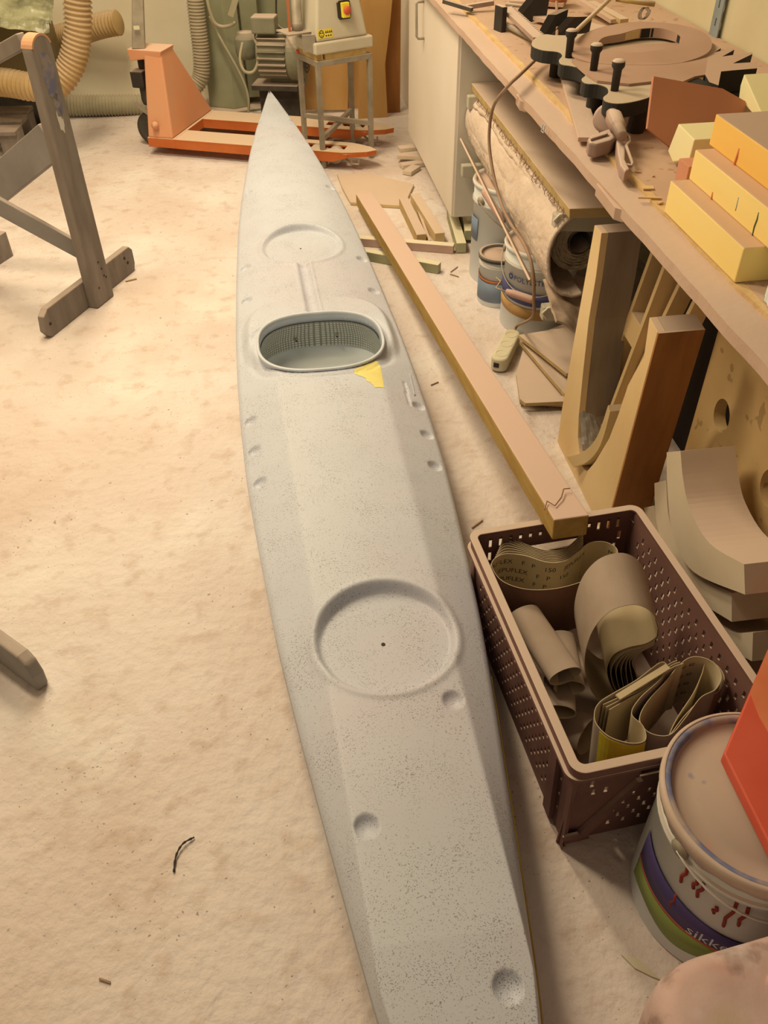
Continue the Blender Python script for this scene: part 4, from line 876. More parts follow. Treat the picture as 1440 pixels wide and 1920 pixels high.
# white canister at the right edge
wc = thing('white_canister', 'white ribbed tin at the right edge, on the bench front', 'tin', (.835, 1.17, zb))
def canp(u, v):
    a = 2*math.pi*u; r = .055*(1+.02*math.cos(18*a)); return (.828+r*math.cos(a), 1.135+r*math.sin(a), zb+.001+.12*v)
MB().grid(canp, 216, 3).build('body', mat('white_paint', look(236, 228, 204), look(210, 202, 176), 16., .5), wc, smooth=True)
MB().lathe((.828, 1.135, zb+.12), [(.054, 0), (.056, .006), (.0001, .006)], 40).build('lid', M_dark, wc)
MB().grid(lambda u, v: (.828+.0565*math.cos(3.5+u*.9), 1.135+.0565*math.sin(3.5+u*.9), zb+.03+.05*v), 12, 2).build('label', M_greenlab, wc, solid=.0008)

# ------------------------------------------------------------------ on the bench: scalloped black jig with disc and saw-tooth fan
jg = thing('scalloped_jig', 'black scalloped jig plate with three pegs under a dusty disc', 'jig', (.95, 2.2, zb))
zj = .945
jl = [(997, 78), (1012, 67), (1040, 68), (1056, 84), (1044, 98), (1056, 112), (1086, 122), (1094, 134), (1088, 146), (1104, 156), (1136, 160), (1140, 174), (1132, 186), (1150, 196), (1185, 198), (1222, 186), (1290, 170), (1290, 80), (1180, 50), (1080, 58), (1030, 60)]
low = [(997, 82), (1001, 95), (1030, 101), (1044, 103), (1048, 118), (1074, 128), (1086, 138), (1090, 152), (1104, 161), (1128, 166), (1131, 182), (1140, 193), (1168, 201), (1222, 190)]
J = [tuple(at(x, y, zj))[:2] for x, y in ([(1058, 66), (1020, 64), (1000, 74), (998, 86), (1018, 94), (1046, 97), (1054, 104), (1048, 112), (1052, 120), (1074, 124), (1092, 130), (1098, 140), (1090, 148), (1098, 156), (1122, 158), (1138, 164), (1140, 174), (1131, 182), (1136, 190), (1158, 194), (1190, 190), (1224, 180), (1300, 150), (1300, 90), (1180, 58)])]
fixn(MB().prism([tuple(p) for p in spline(J, 3, True)], flat(0), zj-.032, zj).build('plate', M_jig, jg, bevel=.002))
for x, y in ((1066, 108), (1112, 137), (1152, 170)):
    p = at(x, y, zj); MB().lathe(p, [(.0001, -.005), (.009, -.005), (.010, .045), (.015, .052), (.015, .062), (.011, .066), (.0001, .066)], 20).build('peg', M_black, jg, smooth=True)
for x, y in ((1030, 80), (1100, 140), (1180, 175), (1260, 110)):
    p = at(x, y, zj); MB().lathe((p.x+.03, p.y, zb), [(.0001, 0), (.02, 0), (.02, zj-.032-zb), (.0001, zj-.032-zb)], 20).build('foot', M_black, jg)
# flat oval disc with crescent opening, its far side propped up
def zt_(y): return zj+.004+.030*max(0., min(1., (124-y)/80.))
def rs(pts, n=8): return [np.array(p) for p in spline([tuple(at(x, y, zt_(y))) for x, y in pts], n, True)]
outer = rs(((1072, 98), (1078, 76), (1120, 53), (1190, 41), (1265, 45), (1318, 60), (1335, 82), (1318, 104), (1250, 122), (1150, 122), (1095, 114)))
hole = rs(((1121, 82), (1132, 70), (1165, 63), (1200, 54), (1238, 53), (1268, 62), (1277, 74), (1262, 88), (1200, 98), (1150, 97), (1128, 92)))
ds = thing('ring_disc', 'dusty oval ring with a crescent opening lying on the jig', 'ring', (float(np.mean([p[0] for p in outer])), float(np.mean([p[1] for p in outer])), zj+.0065))
n_ = len(outer); mb = MB(); mb.v = [tuple(p) for p in outer]+[tuple(p) for p in hole]+[(p[0], p[1], zj+.0065) for p in outer]+[(p[0], p[1], zj+.0065) for p in hole]
for k in range(n_):
    l = (k+1) % n_; mb.f += [(k, l, n_+l, n_+k), (2*n_+l, 2*n_+k, 3*n_+k, 3*n_+l), (k, 2*n_+k, 2*n_+l, l), (n_+l, 3*n_+l, 3*n_+k, n_+k)]; mb.m += [0, 0, 0, 0]
fixn(mb.build('ring', M_sun, ds))
def hw_(pts, m_, nm, h0=.008, dz=.001):      # lining on the far inner wall of the ring
    P = [at(x, y, zt_(y)-dz) for x, y in pts]; mb = MB()
    for p in P: mb.v += [(p.x, p.y-.0015, zj+h0), (p.x, p.y-.0015, p.z)]
    mb.f = [(2*k, 2*k+2, 2*k+3, 2*k+1) for k in range(len(P)-1)]; mb.m = [0]*len(mb.f); return mb.build(nm, m_, ds, solid=.001)
hw_(((1203, 54.5), (1220, 53), (1238, 53), (1255, 57), (1268, 62), (1275, 69)), M_sunb, 'dark_lining')
hw_(((1146, 66.5), (1154, 65)), M_drip, 'red_lining'); hw_(((1156, 65), (1170, 62), (1200, 55)), M_edge, 'raw_wood_lining')
# saw-tooth fan board
zf = zj+.006
M_tooth = mat('tooth_black_side', look(56, 46, 34), look(42, 34, 24), 8., .8, dust=1., dustcol=look(186, 144, 104))
fan = thing('toothed_board', 'dusty board with sharp pointed teeth at its right end, on the jig', 'board', tuple(at(1250, 120, zj)))
fixn(MB().prism([tuple(at(x, y, zf))[:2] for x, y in ((1072, 112), (1100, 100), (1180, 84), (1260, 80), (1318, 82), (1330, 92), (1322, 140), (1303, 143), (1280, 153), (1225, 152), (1180, 157), (1120, 151), (1100, 138), (1085, 125))], flat(0), zj+.0005, zf).build('panel', M_sun, fan))
fixn(MB().prism([tuple(at(x, y, zf))[:2] for x, y in ((1330, 92), (1336, 80), (1352, 90), (1340, 98), (1376, 90), (1377, 93), (1354, 106), (1411, 98), (1411, 101), (1374, 119), (1421, 116), (1420, 128), (1372, 132), (1352, 134), (1347, 160), (1330, 154), (1322, 140))], flat(0), zf-.050, zf).build('teeth', M_tooth, fan))
fixn(MB().prism([tuple(at(x, y, zf-.02))[:2] for x, y in ((1352, 137), (1400, 134), (1406, 152), (1384, 182), (1350, 164))], flat(0), zb, zf-.052).build('black_block', M_sunb, fan))
fixn(MB().prism([tuple(at(x, y, zj))[:2] for x, y in ((1286, 153), (1302, 143), (1326, 154), (1346, 152), (1344, 162), (1310, 162))], flat(0), zj-.03, zj+.0004).build('dark_notch', M_sunb, fan))
# boards and clamp on the bench
tag(MB().bar(at(1065, 135, zb+.006), at(1105, 262, zb+.006), .052, .010).build('flat_board', M_dustw, bevel=.001), 'flat dusty board running from the jig toward the bar clamp', 'board')
cl = thing('hand_clamp', 'dusty screw clamp lying on the bench before the jig', 'clamp', tuple(at(1150, 260, zb)))
Zc = lambda x, y, z: tuple(at(x, y, z))
def px3(pts, z0, z1, nm, bv=.003): return fixn(MB().prism([Zc(x, y, z1)[:2] for x, y in pts], flat(0), z0, z1).build(nm, M_clamp, cl, bevel=bv))
MB().tube([Zc(1143, 200, .925), Zc(1150, 218, .92), Zc(1151, 221, .92), Zc(1158, 238, .912), Zc(1159, 240, .912), Zc(1166, 256, .905)], .014, 16, rf=lambda i: (.013, .014, .019, .018, .013, .012)[i]).build('screw_collar', M_clamp, cl, smooth=True)
px3(((1102, 259), (1110, 252), (1140, 241), (1158, 240), (1162, 250), (1146, 262), (1120, 269), (1105, 267)), zb+.001, .892, 'lower_jaw', .005)
px3(((1106, 256), (1140, 247), (1140, 250), (1108, 260)), .8925, .898, 'jaw_rib', .002)
MB().lathe(Zc(1138, 222, .905), [(.0001, -.002), (.030, -.002), (.032, .001), (.026, .004), (.0001, .004)], 28, R=Matrix.Rotation(1.0, 3, 'X') @ Matrix.Rotation(-.5, 3, 'Y')).build('flange', M_clamp, cl, smooth=True)
px3(((1155, 262), (1166, 256), (1173, 272), (1172, 298), (1181, 316), (1172, 321), (1163, 310), (1158, 288)), zb+.001, .885, 'handle', .004)
MB().tube([Zc(1172, 252, .90), Zc(1179, 257, .897), Zc(1180, 266, .893), Zc(1174, 273, .89), Zc(1180, 290, .884), Zc(1186, 306, .876), Zc(1184, 311, .874), Zc(1174, 309, .874)], .0035, 8).build('lever', M_clamp, cl, smooth=True)
tag(MB().tube([Zc(1175, 215, .89), Zc(1225, 215, .89)], .028, 12).build('wooden_roller', M_clamp), 'dark dusty cylinder under the jig beside the clamp', 'roller')
tag(MB().bar(Zc(1125, 165, zb+.02), Zc(1160, 210, zb+.02), .04, .03).build('spacer_block', M_brown), 'brown spacer block beneath the scalloped jig edge', 'block')
# clutter at the far bench
saw = thing('toothed_bar_clamp', 'grey bar clamp with notched edge at the far bench front', 'clamp', Zc(985, 45, zb))
a, b_ = Vector(Zc(1012, 74, .905)), Vector(Zc(950, 16, .905)); dd = (b_-a); L_ = dd.length; dd.normalize(); sx_ = dd.cross(Vector((0, 0, 1))).normalized()
teeth = [(0, .02)]; k = 0.
while k < L_-.02: teeth += [(k, -.022), (k+.012, -.022), (k+.012, -.014), (k+.02, -.014)]; k += .02
teeth += [(L_, -.02), (L_, .02)]
fixn(MB().prism(teeth, lambda u, v, t: a+dd*u-sx_*v+Vector((0, 0, t)), -.006, .006).build('notched_bar', M_clamp, saw))
MB().box(tuple(Vector(Zc(938, 38, .89))), (.018, .05, .085), .3).build('end_jaw', M_black, saw, bevel=.002)
MB().tube([Zc(940, 42, .875), Zc(1005, 76, .875)], .009, 8).build('screw_rod', M_steel, saw, smooth=True)
MB().tube([Zc(948, 8, .90), Zc(985, 12, .895), Zc(1010, 20, .89)], .006, 8).build('tie_rod', M_steel, saw, smooth=True)
c2_ = thing('bar_clamp', 'slim steel bar clamp pointing away at the far bench corner', 'clamp', Zc(890, 15, zb))
MB().bar(Zc(832, 2, .89), Zc(885, 18, .875), .018, .012).build('bar', M_dark, c2_); MB().bar(Zc(870, 14, .875), Zc(925, 5, .885), .02, .014).build('jaw', M_clamp, c2_)
for i, (x, y, s_, rz, lab) in enumerate(((997, 18, .055, .4, 'first dark wing-shaped clamp pad beyond the notched bar'), (1035, 50, .06, .9, 'second dark clamp pad, nearest the scalloped jig'), (1072, 55, .055, .2, 'third dark clamp pad beside the wooden dowel'))):
    p = at(x, y, .90); tag(fixn(MB().prism([(-s_, -.01), (-.2*s_, -.035), (s_*.8, -.03), (s_*.9, .03), (-.1*s_, .035)], lambda u, v, t: (p.x+u*math.cos(rz)-t, p.y+t*.3, p.z+v+u*math.sin(rz)*.4), -.012, .012).build('clamp_pad', M_black)), lab, 'clamp pad', 'dark clamp pads')
tag(MB().bar(Zc(960, 0, .873), Zc(1060, 5, .873), .10, .012).build('flat_board', M_dustw), 'dusty flat board under the clutter at the far bench end', 'board')
tag(MB().bar(Zc(1015, 30, .875), Zc(1130, 60, .875), .09, .012).build('flat_board', M_dustw), 'dusty flat board just behind the scalloped jig', 'board')
tag(MB().tube([Zc(1072, 66, .985), Zc(1152, -10, 1.0)], .006, 10).build('dowel', M_pine, smooth=True), 'thin round dowel leaning up over the far clutter', 'dowel')
tag(MB().bar(Zc(1108, 8, .885), Zc(1170, 42, .875), .03, .02).build('wood_stick', M_pinex), 'squared dusty stick behind the dowel', 'stick')
tag(MB().bar(Zc(1085, 0, .90), Zc(1150, 40, .88), .02, .012).build('wood_stick', M_dustw), 'flat dusty slat next to the squared stick', 'stick')
tag(MB().lathe(Zc(1042, 12, zb+.002), [(.0001, 0), (.030, 0), (.040, .03), (.042, .055), (.039, .055), (.034, .02), (.0001, .012)], 28).build('small_bowl', M_copper, smooth=True), 'rusty orange round bowl among the far bench clutter', 'bowl')
tag(MB().tube([Zc(1155, -2, .99), Zc(1190, 3, .985), Zc(1228, 8, .98)], .007, 10).build('wood_stick', M_pine, smooth=True), 'brown stick with wire wound on its end, far right clutter', 'stick')
wsk = [o for o in COL.objects if o.get('label', '').startswith('brown stick with wire')][0]
cc0 = Vector(Zc(1205, 16, .985))
MB().tube([tuple(cc0+Vector((.012*math.cos(t)+.002*t/3, .006*math.sin(t), -.012+.014*math.sin(t+.5)))) for t in np.linspace(0, 19, 80)], .0013, 5).build('wire_winding', M_dark, wsk)
random.seed(21)
for k, (x, y, lab) in enumerate(((1215, 352, 'square chip beside the lowest foam block'), (1218, 371, 'long curled chip left of the lowest foam block'), (1238, 380, 'short chip touching the lowest foam block'), (1195, 322, 'pale crumb beside the clamp grip'), (1225, 330, 'tiny chip above the square chip'))):
    p = at(x, y, zb+.002); l_ = (.022, .045, .012, .012, .006)[k]; wd_ = (.018, .005, .006, .006, .003)[k]
    tag(MB().box((p.x, p.y, p.z), (l_, wd_, .003), (-.2, -.25, .4, -.2, .3)[k]).build('wood_chip', M_edge), lab, 'wood chip')
scn = MB().box(tuple(at(1080, 222, zb+.003)), (.014, .010, .006), .5); tag(scn.build('screw', M_steel), 'shiny little screw lying on the bench sheet', 'screw')
tag(MB().tube([tuple(at_x(1018, 232, .682)), tuple(at_x(1015, 246, .682)), tuple(at_x(1019, 249, .682)), tuple(at_x(1022, 234, .682))], .0016, 6).build('wire_clip', M_coam), 'small bright wire clip hanging under the bench edge', 'clip')

# ------------------------------------------------------------------ pallet truck
TO = Vector((-.60, 4.70, 0)); th = -.395; tu = Vector((math.cos(th), math.sin(th), 0)); tv = Vector((-tu.y, tu.x, 0))
def tw_(u, v, z): return TO+tu*u+tv*v+Vector((0, 0, z))
pt = thing('pallet_truck', 'orange hand pallet truck behind the kayak tip', 'pallet truck', tuple(tw_(.4, .25, 0)))
def fork(v0, name='fork'):
    W = .157; us_ = [0, .82, .86, 1.00, 1.04]; 
    out = [(0, v0), (1.02, v0), (1.10, v0+.012), (1.17, v0+.04), (1.21, v0+.078), (1.17, v0+.117), (1.10, v0+.145), (1.02, v0+.157), (0, v0+.157)]
    # top plate with roller window
    mb = MB(); w0, w1, a0_, a1_ = v0+.05, v0+.107, .84, 1.05
    for (ua, ub, va, vb) in ((0, a0_, v0, v0+W), (a0_, a1_, v0, w0), (a0_, a1_, w1, v0+W)):
        mb.hexa([tw_(ua, va, .082), tw_(ub, va, .082), tw_(ub, vb, .082), tw_(ua, vb, .082), tw_(ua, va, .09), tw_(ub, va, .09), tw_(ub, vb, .09), tw_(ua, vb, .09)])
    mb.prism([(a1_, v0), (1.10, v0+.012), (1.17, v0+.04), (1.21, v0+.078), (1.17, v0+.117), (1.10, v0+.145), (a1_, v0+W)], lambda u, v, t: tw_(u, v, t), .082, .09)
    for va in (v0, v0+W-.005):
        mb.prism([(0, .045), (1.0, .042), (1.08, .066), (1.08, .083), (0, .083)], lambda u, z, t: tw_(u, va+t, z), 0, .005)
    mb.prism([(1.07, v0+.002), (1.10, v0+.012), (1.17, v0+.04), (1.208, v0+.078), (1.17, v0+.117), (1.10, v0+.145), (1.07, v0+.155)], lambda u, v, t: tw_(u, v, t), .066, .082)
    o = fixn(mb.build(name, M_orange, pt))
    for uu in (.895, .995):
        c_ = tw_(uu, v0+.055, .052); MB().lathe(c_, [(.0001, 0), (.036, 0), (.040, .003), (.040, .044), (.036, .047), (.0001, .047)], 28, R=Vector(tv).to_track_quat('Z', 'Y').to_matrix()).build('roller', M_machine, o, smooth=True)
    MB().box(tuple(tw_(.945, v0+.078, .06)), (.008, .05, .03), th).build('roller_yoke', M_dark, o)
    for k in range(5): pass
    MB().bar(tw_(.62, v0+.03, .03), tw_(.80, v0+.03, .045), .012, .01).build('push_rod', M_dark, o)
    MB().tube([tw_(1.05, v0+.03, .06), tw_(1.09, v0+.03, .03), tw_(1.13, v0+.03, .03), tw_(1.13, v0+.03, .055)], .006, 8).build('entry_roller_bracket', M_steel, o)
    return o
fork(0); fork(.353)
fr_ = MB(); fr_.hexa([tw_(-.005, -.002, .045), tw_(.15, -.002, .045), tw_(.15, .512, .045), tw_(-.005, .512, .045), tw_(-.005, -.002, .092), tw_(.15, -.002, .092), tw_(.15, .512, .092), tw_(-.005, .512, .092)]); fr_.build('cross_frame', M_orange, pt, bevel=.003)
# tapered tower: near side face, sloping front plate, top cap
tt = .47
bot = [(.0, .0), (.14, .0), (.14, .51), (.0, .51)]; top = [(.01, .09), (.105, .09), (.105, .22), (.01, .22)]
fixn(MB().hexa([tw_(u, v, .092) for u, v in bot]+[tw_(u, v, tt) for u, v in top]).build('tower', M_orange_dusty, pt, bevel=.008))
fixn(MB().hexa([tw_(-.075, .095, tt-.045), tw_(.10, .085, tt-.02), tw_(.10, .225, tt-.02), tw_(-.075, .225, tt-.045), tw_(-.08, .09, tt+.010), tw_(.112, .08, tt+.010), tw_(.112, .23, tt+.010), tw_(-.08, .23, tt+.010)]).build('top_cap', M_orange_dusty, pt, bevel=.004))
MB().lathe(tw_(.055, -.0, .155), [(.0001, -.0), (.018, 0), (.018, .012), (.010, .016), (.010, .022), (.0001, .022)], 20, R=(-tv).to_track_quat('Z', 'Y').to_matrix()).build('pivot_bolt', M_orange_dusty, pt, smooth=True)
MB().box(tuple(tw_(.105, .10, .38)), (.004, .05, .045), th, ).build('rating_plate', M_machine, pt)
# pump, steering wheel, drawbar
MB().lathe(tw_(-.055, .20, .20), [(.0001, 0), (.045, 0), (.05, .02), (.05, .12), (.035, .13), (.035, .22), (.0001, .22)], 24).build('hydraulic_pump', M_dark, pt, smooth=True)
MB().box(tuple(tw_(-.075, .16, .33)), (.07, .07, .08), th).build('pump_housing', M_black, pt, bevel=.006)
for vv in (.14, .25): MB().lathe(tw_(-.05, vv, .088), [(.0001, 0), (.06, 0), (.085, .004), (.088, .02), (.088, .03), (.085, .046), (.06, .05), (.0001, .05)], 36, R=Vector(tv).to_track_quat('Z', 'Y').to_matrix()).build('steering_wheel', M_dark, pt, smooth=True)
MB().bar(tw_(-.11, .12, .22), tw_(-.04, .14, .155), .03, .01).build('foot_pedal', M_steel, pt)
D0, D1, D2, D3 = at_y(247, 92, 4.80), at_y(272, 92, 4.80), at_y(266, -60, 4.86), at_y(247, -60, 4.86)
o_ = Vector((0, .05, 0)); MB().hexa([D0, D1, D1+o_, D0+o_, D3, D2, D2+o_, D3+o_]).build('drawbar', M_steel, pt, bevel=.005)
MB().box(tuple(at_y(256, 52, 4.795)), (.028, .004, .016)).build('scuffed_label', M_strip, pt)

# ------------------------------------------------------------------ steel stool and grey machine
phi = .40; sw_, sd_ = .28, .195
def sp_(u, v, z): return Vector((.281+u*math.cos(phi)-v*math.sin(phi), 4.358+u*math.sin(phi)+v*math.cos(phi), z))
so = thing('steel_stand', 'square steel tube stand carrying the grey sanding machine', 'stand', tuple(sp_(sw_/2, sd_/2, 0)))
for u, v in ((0, 0), (sw_, 0), (0, sd_), (sw_, sd_)): MB().bar(sp_(u, v, 0), sp_(u, v, .49), .022, .022, up=(math.cos(phi), math.sin(phi), 0)).build('leg', M_steel, so, bevel=.002)
for a, b_ in (((0, 0), (sw_, 0)), ((sw_, 0), (sw_, sd_)), ((sw_, sd_), (0, sd_)), ((0, sd_), (0, 0))): MB().bar(sp_(*a, .478), sp_(*b_, .478), .024, .024).build('top_rail', M_steel, so, bevel=.002)
MB().bar(sp_(0, sd_, .205), sp_(sw_, .0, .17), .02, .02).build('cross_brace', M_steel, so); MB().bar(sp_(0, 0, .14), sp_(sw_, sd_, .19), .02, .02).build('cross_brace', M_steel, so)
tag(MB().box(tuple(sp_(.15, .01, .503)), (.22, .03, .026), phi).build('packing_strip', M_pine, bevel=.001), 'pale wooden packing strip on the front of the steel stand', 'wood strip')
tag(MB().box(tuple(sp_(.01, .10, .503)), (.03, .19, .026), phi).build('packing_strip', M_pine, bevel=.001), 'pale wooden packing strip on the left of the steel stand', 'wood strip')
sm_ = thing('sanding_machine', 'grey bench sander with yellow and red switch on the steel stand', 'machine', tuple(sp_(.14, .11, .516)))
bs = [(-.015, -.015), (.295, -.015), (.295, .235), (-.015, .235)]; bt = [(.03, .03), (.25, .03), (.25, .21), (.03, .21)]
fixn(MB().hexa([sp_(u, v, .517) for u, v in bs]+[sp_(u, v, .567) for u, v in bs]).build('base', M_machine, sm_, bevel=.008, seg=3))
fixn(MB().hexa([sp_(u, v, .567) for u, v in [(.0, .0), (.275, .0), (.275, .22), (.0, .22)]]+[sp_(u, v, .95) for u, v in [(.055, .05), (.21, .05), (.21, .19), (.055, .19)]]).build('body', M_machine, sm_, bevel=.012, seg=3))
nF = Vector((math.sin(phi), -math.cos(phi), 0)); uF = Vector((math.cos(phi), math.sin(phi), 0)); sl_ = Vector((0, 0, 1))*.99-nF*.13
def front(u, w_, h): return sp_(u, 0, .567)+Vector((0, 0, w_))-nF*(w_*.13)+nF*h
mb = MB(); mb.prism([(-.026, -.038), (.026, -.038), (.032, -.03), (.032, .03), (.026, .038), (-.026, .038), (-.032, .03), (-.032, -.03)], lambda a_, b_, t: front(.155+a_, .118+b_, t), 0, .012); fixn(mb.build('switch_plate', M_black, sm_))
sw1 = fixn(MB().prism([(-.020, -.030), (.020, -.030), (.020, .030), (-.020, .030)], lambda a_, b_, t: front(.155+a_, .118+b_, t), .012, .030).build('switch_box', M_yellow, sm_, bevel=.003))
MB().lathe(front(.157, .118, .030), [(.0001, 0), (.016, 0), (.018, .008), (.014, .014), (.0001, .014)], 24, R=nF.to_track_quat('Z', 'Y').to_matrix()).build('stop_knob', M_red, sw1, smooth=True)['label'] = 'red round stop knob'
st_ = fixn(MB().prism([(0, 0), (.075, 0), (.075, .036), (0, .036)], lambda a_, b_, t: front(.012+a_, .014+b_, t), 0, .0012).build('warning_sticker', M_yellow, sm_))
face = MB(); face.ringprism([(.0135*math.cos(a), .0155*math.sin(a)) for a in np.linspace(0, 2*math.pi, 28, False)], [(.0105*math.cos(a), .0125*math.sin(a)) for a in np.linspace(0, 2*math.pi, 28, False)], lambda a_, b_, t: front(.030+a_, .032+b_, .0013+t), 0, .0006)
for dx_ in (-.005, .005): face.prism([(dx_+.0035*math.cos(a), .004+.003*math.sin(a)) for a in np.linspace(0, 2*math.pi, 12, False)], lambda a_, b_, t: front(.030+a_, .032+b_, .0013+t), 0, .0006)
face.prism([(-.006, -.006), (.006, -.006), (.004, -.0085), (-.004, -.0085)], lambda a_, b_, t: front(.030+a_, .032+b_, .0013+t), 0, .0006)
fixn(face.build('face_pictogram', M_ink, st_))
wmk = MB()
for k in range(4): wmk.prism([(0, 0), (.009, 0), (.0045, .011)], lambda a_, b_, t, k=k: front(.049+k*.0095+a_, .034+b_, .0013+t), 0, .0005)
for k in range(3): wmk.prism([(0, 0), (.007, 0), (.007, .006), (0, .006)], lambda a_, b_, t, k=k: front(.050+k*.012+a_, .020+b_, .0013+t), 0, .0005)
fixn(wmk.build('warning_marks', M_ink, st_))
MB().box(tuple(sp_(-.04, .12, .60)), (.15, .13, .006), phi).build('work_table', M_steel, sm_)
MB().lathe(tuple(sp_(-.035, .12, .605)), [(.0001, 0), (.026, 0), (.026, .03), (.024, .032), (.024, .30), (.0001, .30)], 24).build('sanding_spindle', M_steel, sm_, smooth=True)
MB().bar(sp_(-.075, .12, .605), sp_(-.075, .12, .93), .012, .012, up=(1, 0, 0)).build('guide_post', M_copper, sm_)
MB().bar(sp_(-.03, .02, .60), sp_(-.03, .02, .53), .012, .06, up=(1, 0, 0)).build('table_bracket', M_steel, sm_)
MB().lathe(tuple(sp_(0, sd_, .49)), [(.0001, 0), (.014, 0), (.014, .012), (.0001, .016)], 16).build('red_cap', M_red, so, smooth=True)

# ------------------------------------------------------------------ green machine with motor
gm = thing('green_machine', 'green steel column machine with cables by the back wall', 'machine', (-.2, 5.45, 0))
gc = [(-.305, 5.47), (-.158, 5.395), (-.075, 5.43), (-.10, 5.62), (-.28, 5.62)]
def up2(k): return lambda u, v, t: (-.19+(u+.19)*(1-.10*t), 5.5+(v-5.5)*(1-.05*t), t)
fixn(MB().prism(gc, up2(0), .012, 1.6).build('column', M_green, gm, bevel=.004))
MB().prism([(-.35, 5.43), (-.16, 5.34), (.06, 5.40), (.04, 5.64), (-.33, 5.64)], flat(0), 0, .012).build('base_plate', M_greend, gm)
MB().box((.10, 5.66, .75), (.34, .10, 1.5)).build('rear_housing', M_green, gm, bevel=.005)
MB().box((-.02, 5.55, .75), (.10, .16, 1.4)).build('side_column', M_green, gm, bevel=.006)
mt_ = thing('electric_motor', 'finned green electric motor behind the kayak tip', 'motor', (.15, 5.1, .2))
ax = Vector((1, -.28, 0)).normalized(); mc = Vector((.02, 5.20, .345)); Rm = ax.to_track_quat('Z', 'Y').to_matrix()
MB().lathe(mc, [(.0001, 0), (.095, 0), (.10, .01), (.10, .17), (.0001, .17)], 36, R=Rm).build('body', M_greend, mt_, smooth=True)
fn = MB()
for k in range(22):
    a = 2*math.pi*k/22; r_ = Rm @ Vector((math.cos(a), math.sin(a), 0)); fn.bar(mc+r_*.108+ax*.01, mc+r_*.108+ax*.165, .006, .026, up=tuple(r_))
fn.build('cooling_fins', M_greend, mt_)
MB().lathe(mc+ax*.17, [(.0001, 0), (.118, 0), (.125, .008), (.125, .06), (.105, .085), (.0001, .09)], 40, R=Rm).build('fan_cowl', M_greend, mt_, smooth=True)
gr_ = MB()
for r_ in (.03, .05, .07, .09): gr_.ringprism([(r_*math.cos(a), r_*math.sin(a)) for a in np.linspace(0, 2*math.pi, 30, False)], [((r_-.006)*math.cos(a), (r_-.006)*math.sin(a)) for a in np.linspace(0, 2*math.pi, 30, False)], lambda u, v, t: mc+ax*(.262+t)+Rm @ Vector((u, v, 0)), 0, .002)
gr_.build('fan_grille', M_ink, mt_)
MB().box((.06, 5.14, .50), (.13, .10, .08), -.25).build('terminal_box', M_greend, mt_, bevel=.008)
MB().lathe((.07, 5.20, .215), [(.0001, 0), (.022, 0), (.022, .20), (.0001, .20)], 16, R=Rm).build('foot_rail', M_greend, mt_)
MB().box((.10, 5.17, .19), (.26, .15, .025), -.27).build('mounting_foot', M_dark, mt_)
MB().box((.115, 5.22, .09), (.22, .10, .176), -.27).build('dark_fill_box', M_dark, mt_)  # added dark box, stands in for the shaded area beneath the motor
jb = thing('junction_box', 'rounded grey junction box with looping cables beside the motor', 'junction box', (-.045, 5.3, .36))
MB().lathe((-.05, 5.27, .31), [(.0001, 0), (.05, 0), (.062, .03), (.062, .10), (.045, .13), (.0001, .135)], 28).build('box', M_greend, jb, smooth=True)
Q = lambda x, y, Y_: tuple(at_y(x, y, Y_))
MB().tube(spline([Q(455, 80, 5.15), Q(450, 110, 5.12), Q(458, 133, 5.1), Q(474, 135, 5.1), Q(483, 118, 5.1), Q(484, 90, 5.12), Q(476, 70, 5.15), Q(480, 58, 5.2)], 6), .008, 8).build('looped_cable', M_hoseg, jb, smooth=True)
tag(MB().tube(spline([Q(385, -20, 5.25), Q(392, 15, 5.25), Q(402, 42, 5.25), Q(416, 50, 5.25), Q(432, 48, 5.22), Q(441, 42, 5.2)], 6), .009, 8).build('cable', M_hoseg, smooth=True), 'thick curved cable across the green column', 'cable')
tag(MB().tube(spline([Q(393, 30, 5.3), Q(415, 75, 5.28), Q(438, 115, 5.25), Q(458, 155, 5.22), Q(466, 185, 5.2), Q(466, 212, 5.2)], 6), .007, 8).build('cable', M_hoseg, smooth=True), 'long cable falling from the green column to the floor', 'cable')
tag(MB().tube(spline([Q(518, -10, 5.3), Q(518, 25, 5.3), Q(522, 48, 5.25), Q(534, 56, 5.0), Q(548, 60, 4.8)], 6), .005, 8).build('cable', M_dark, smooth=True), 'thin dark cable from above the motor to the sander table', 'cable')
tag(MB().bar(Q(432, 30, 5.2), Q(444, -8, 5.2), .03, .012, up=(0, 1, 0)).build('lever_handle', M_hoseg), 'pale flat lever beside the green column', 'lever')

# leaning boards and door lining at the back
def upright(poly, Y_, th_, m_, name, lab, cat='board', lean=.0):
    P = [at_y(x, y, Y_) for x, y in poly]
    mb = MB(); k = len(P); mb.add([tuple(p) for p in P]+[(p.x, p.y+th_, p.z) for p in P], [tuple(range(k)), tuple(range(2*k-1, k-1, -1))]+[(i, k+i, k+(i+1) % k, (i+1) % k) for i in range(k)])
    return tag(fixn(mb.build(name, m_)), lab, cat)
M_amber = mat('amber_ply', look(214, 158, 84), look(192, 132, 60), 3., .75, stretch=(2, 1, .5))
upright([(568, 206), (574, 140), (572, 118), (586, -30), (656, -30), (652, 206)], 5.26, .02, M_amber, 'plywood_sheet', 'curved-edge amber plywood panel behind the steel stand, leftmost')
upright([(648, 212), (650, -30), (682, -30), (676, 212)], 5.32, .02, M_amber, 'plywood_sheet', 'narrow amber panel between the two wide plywood panels')
upright([(672, 226), (678, -30), (738, -30), (732, 40), (722, 120), (727, 226)], 5.12, .02, M_amber, 'plywood_sheet', 'amber plywood panel right of the steel stand, wavy right edge')
upright([(727, 226), (722, 120), (732, 40), (736, -30), (752, -30), (750, 226)], 5.20, .03, M_brown, 'dark_board', 'dark brown board in the gap beside the door lining')

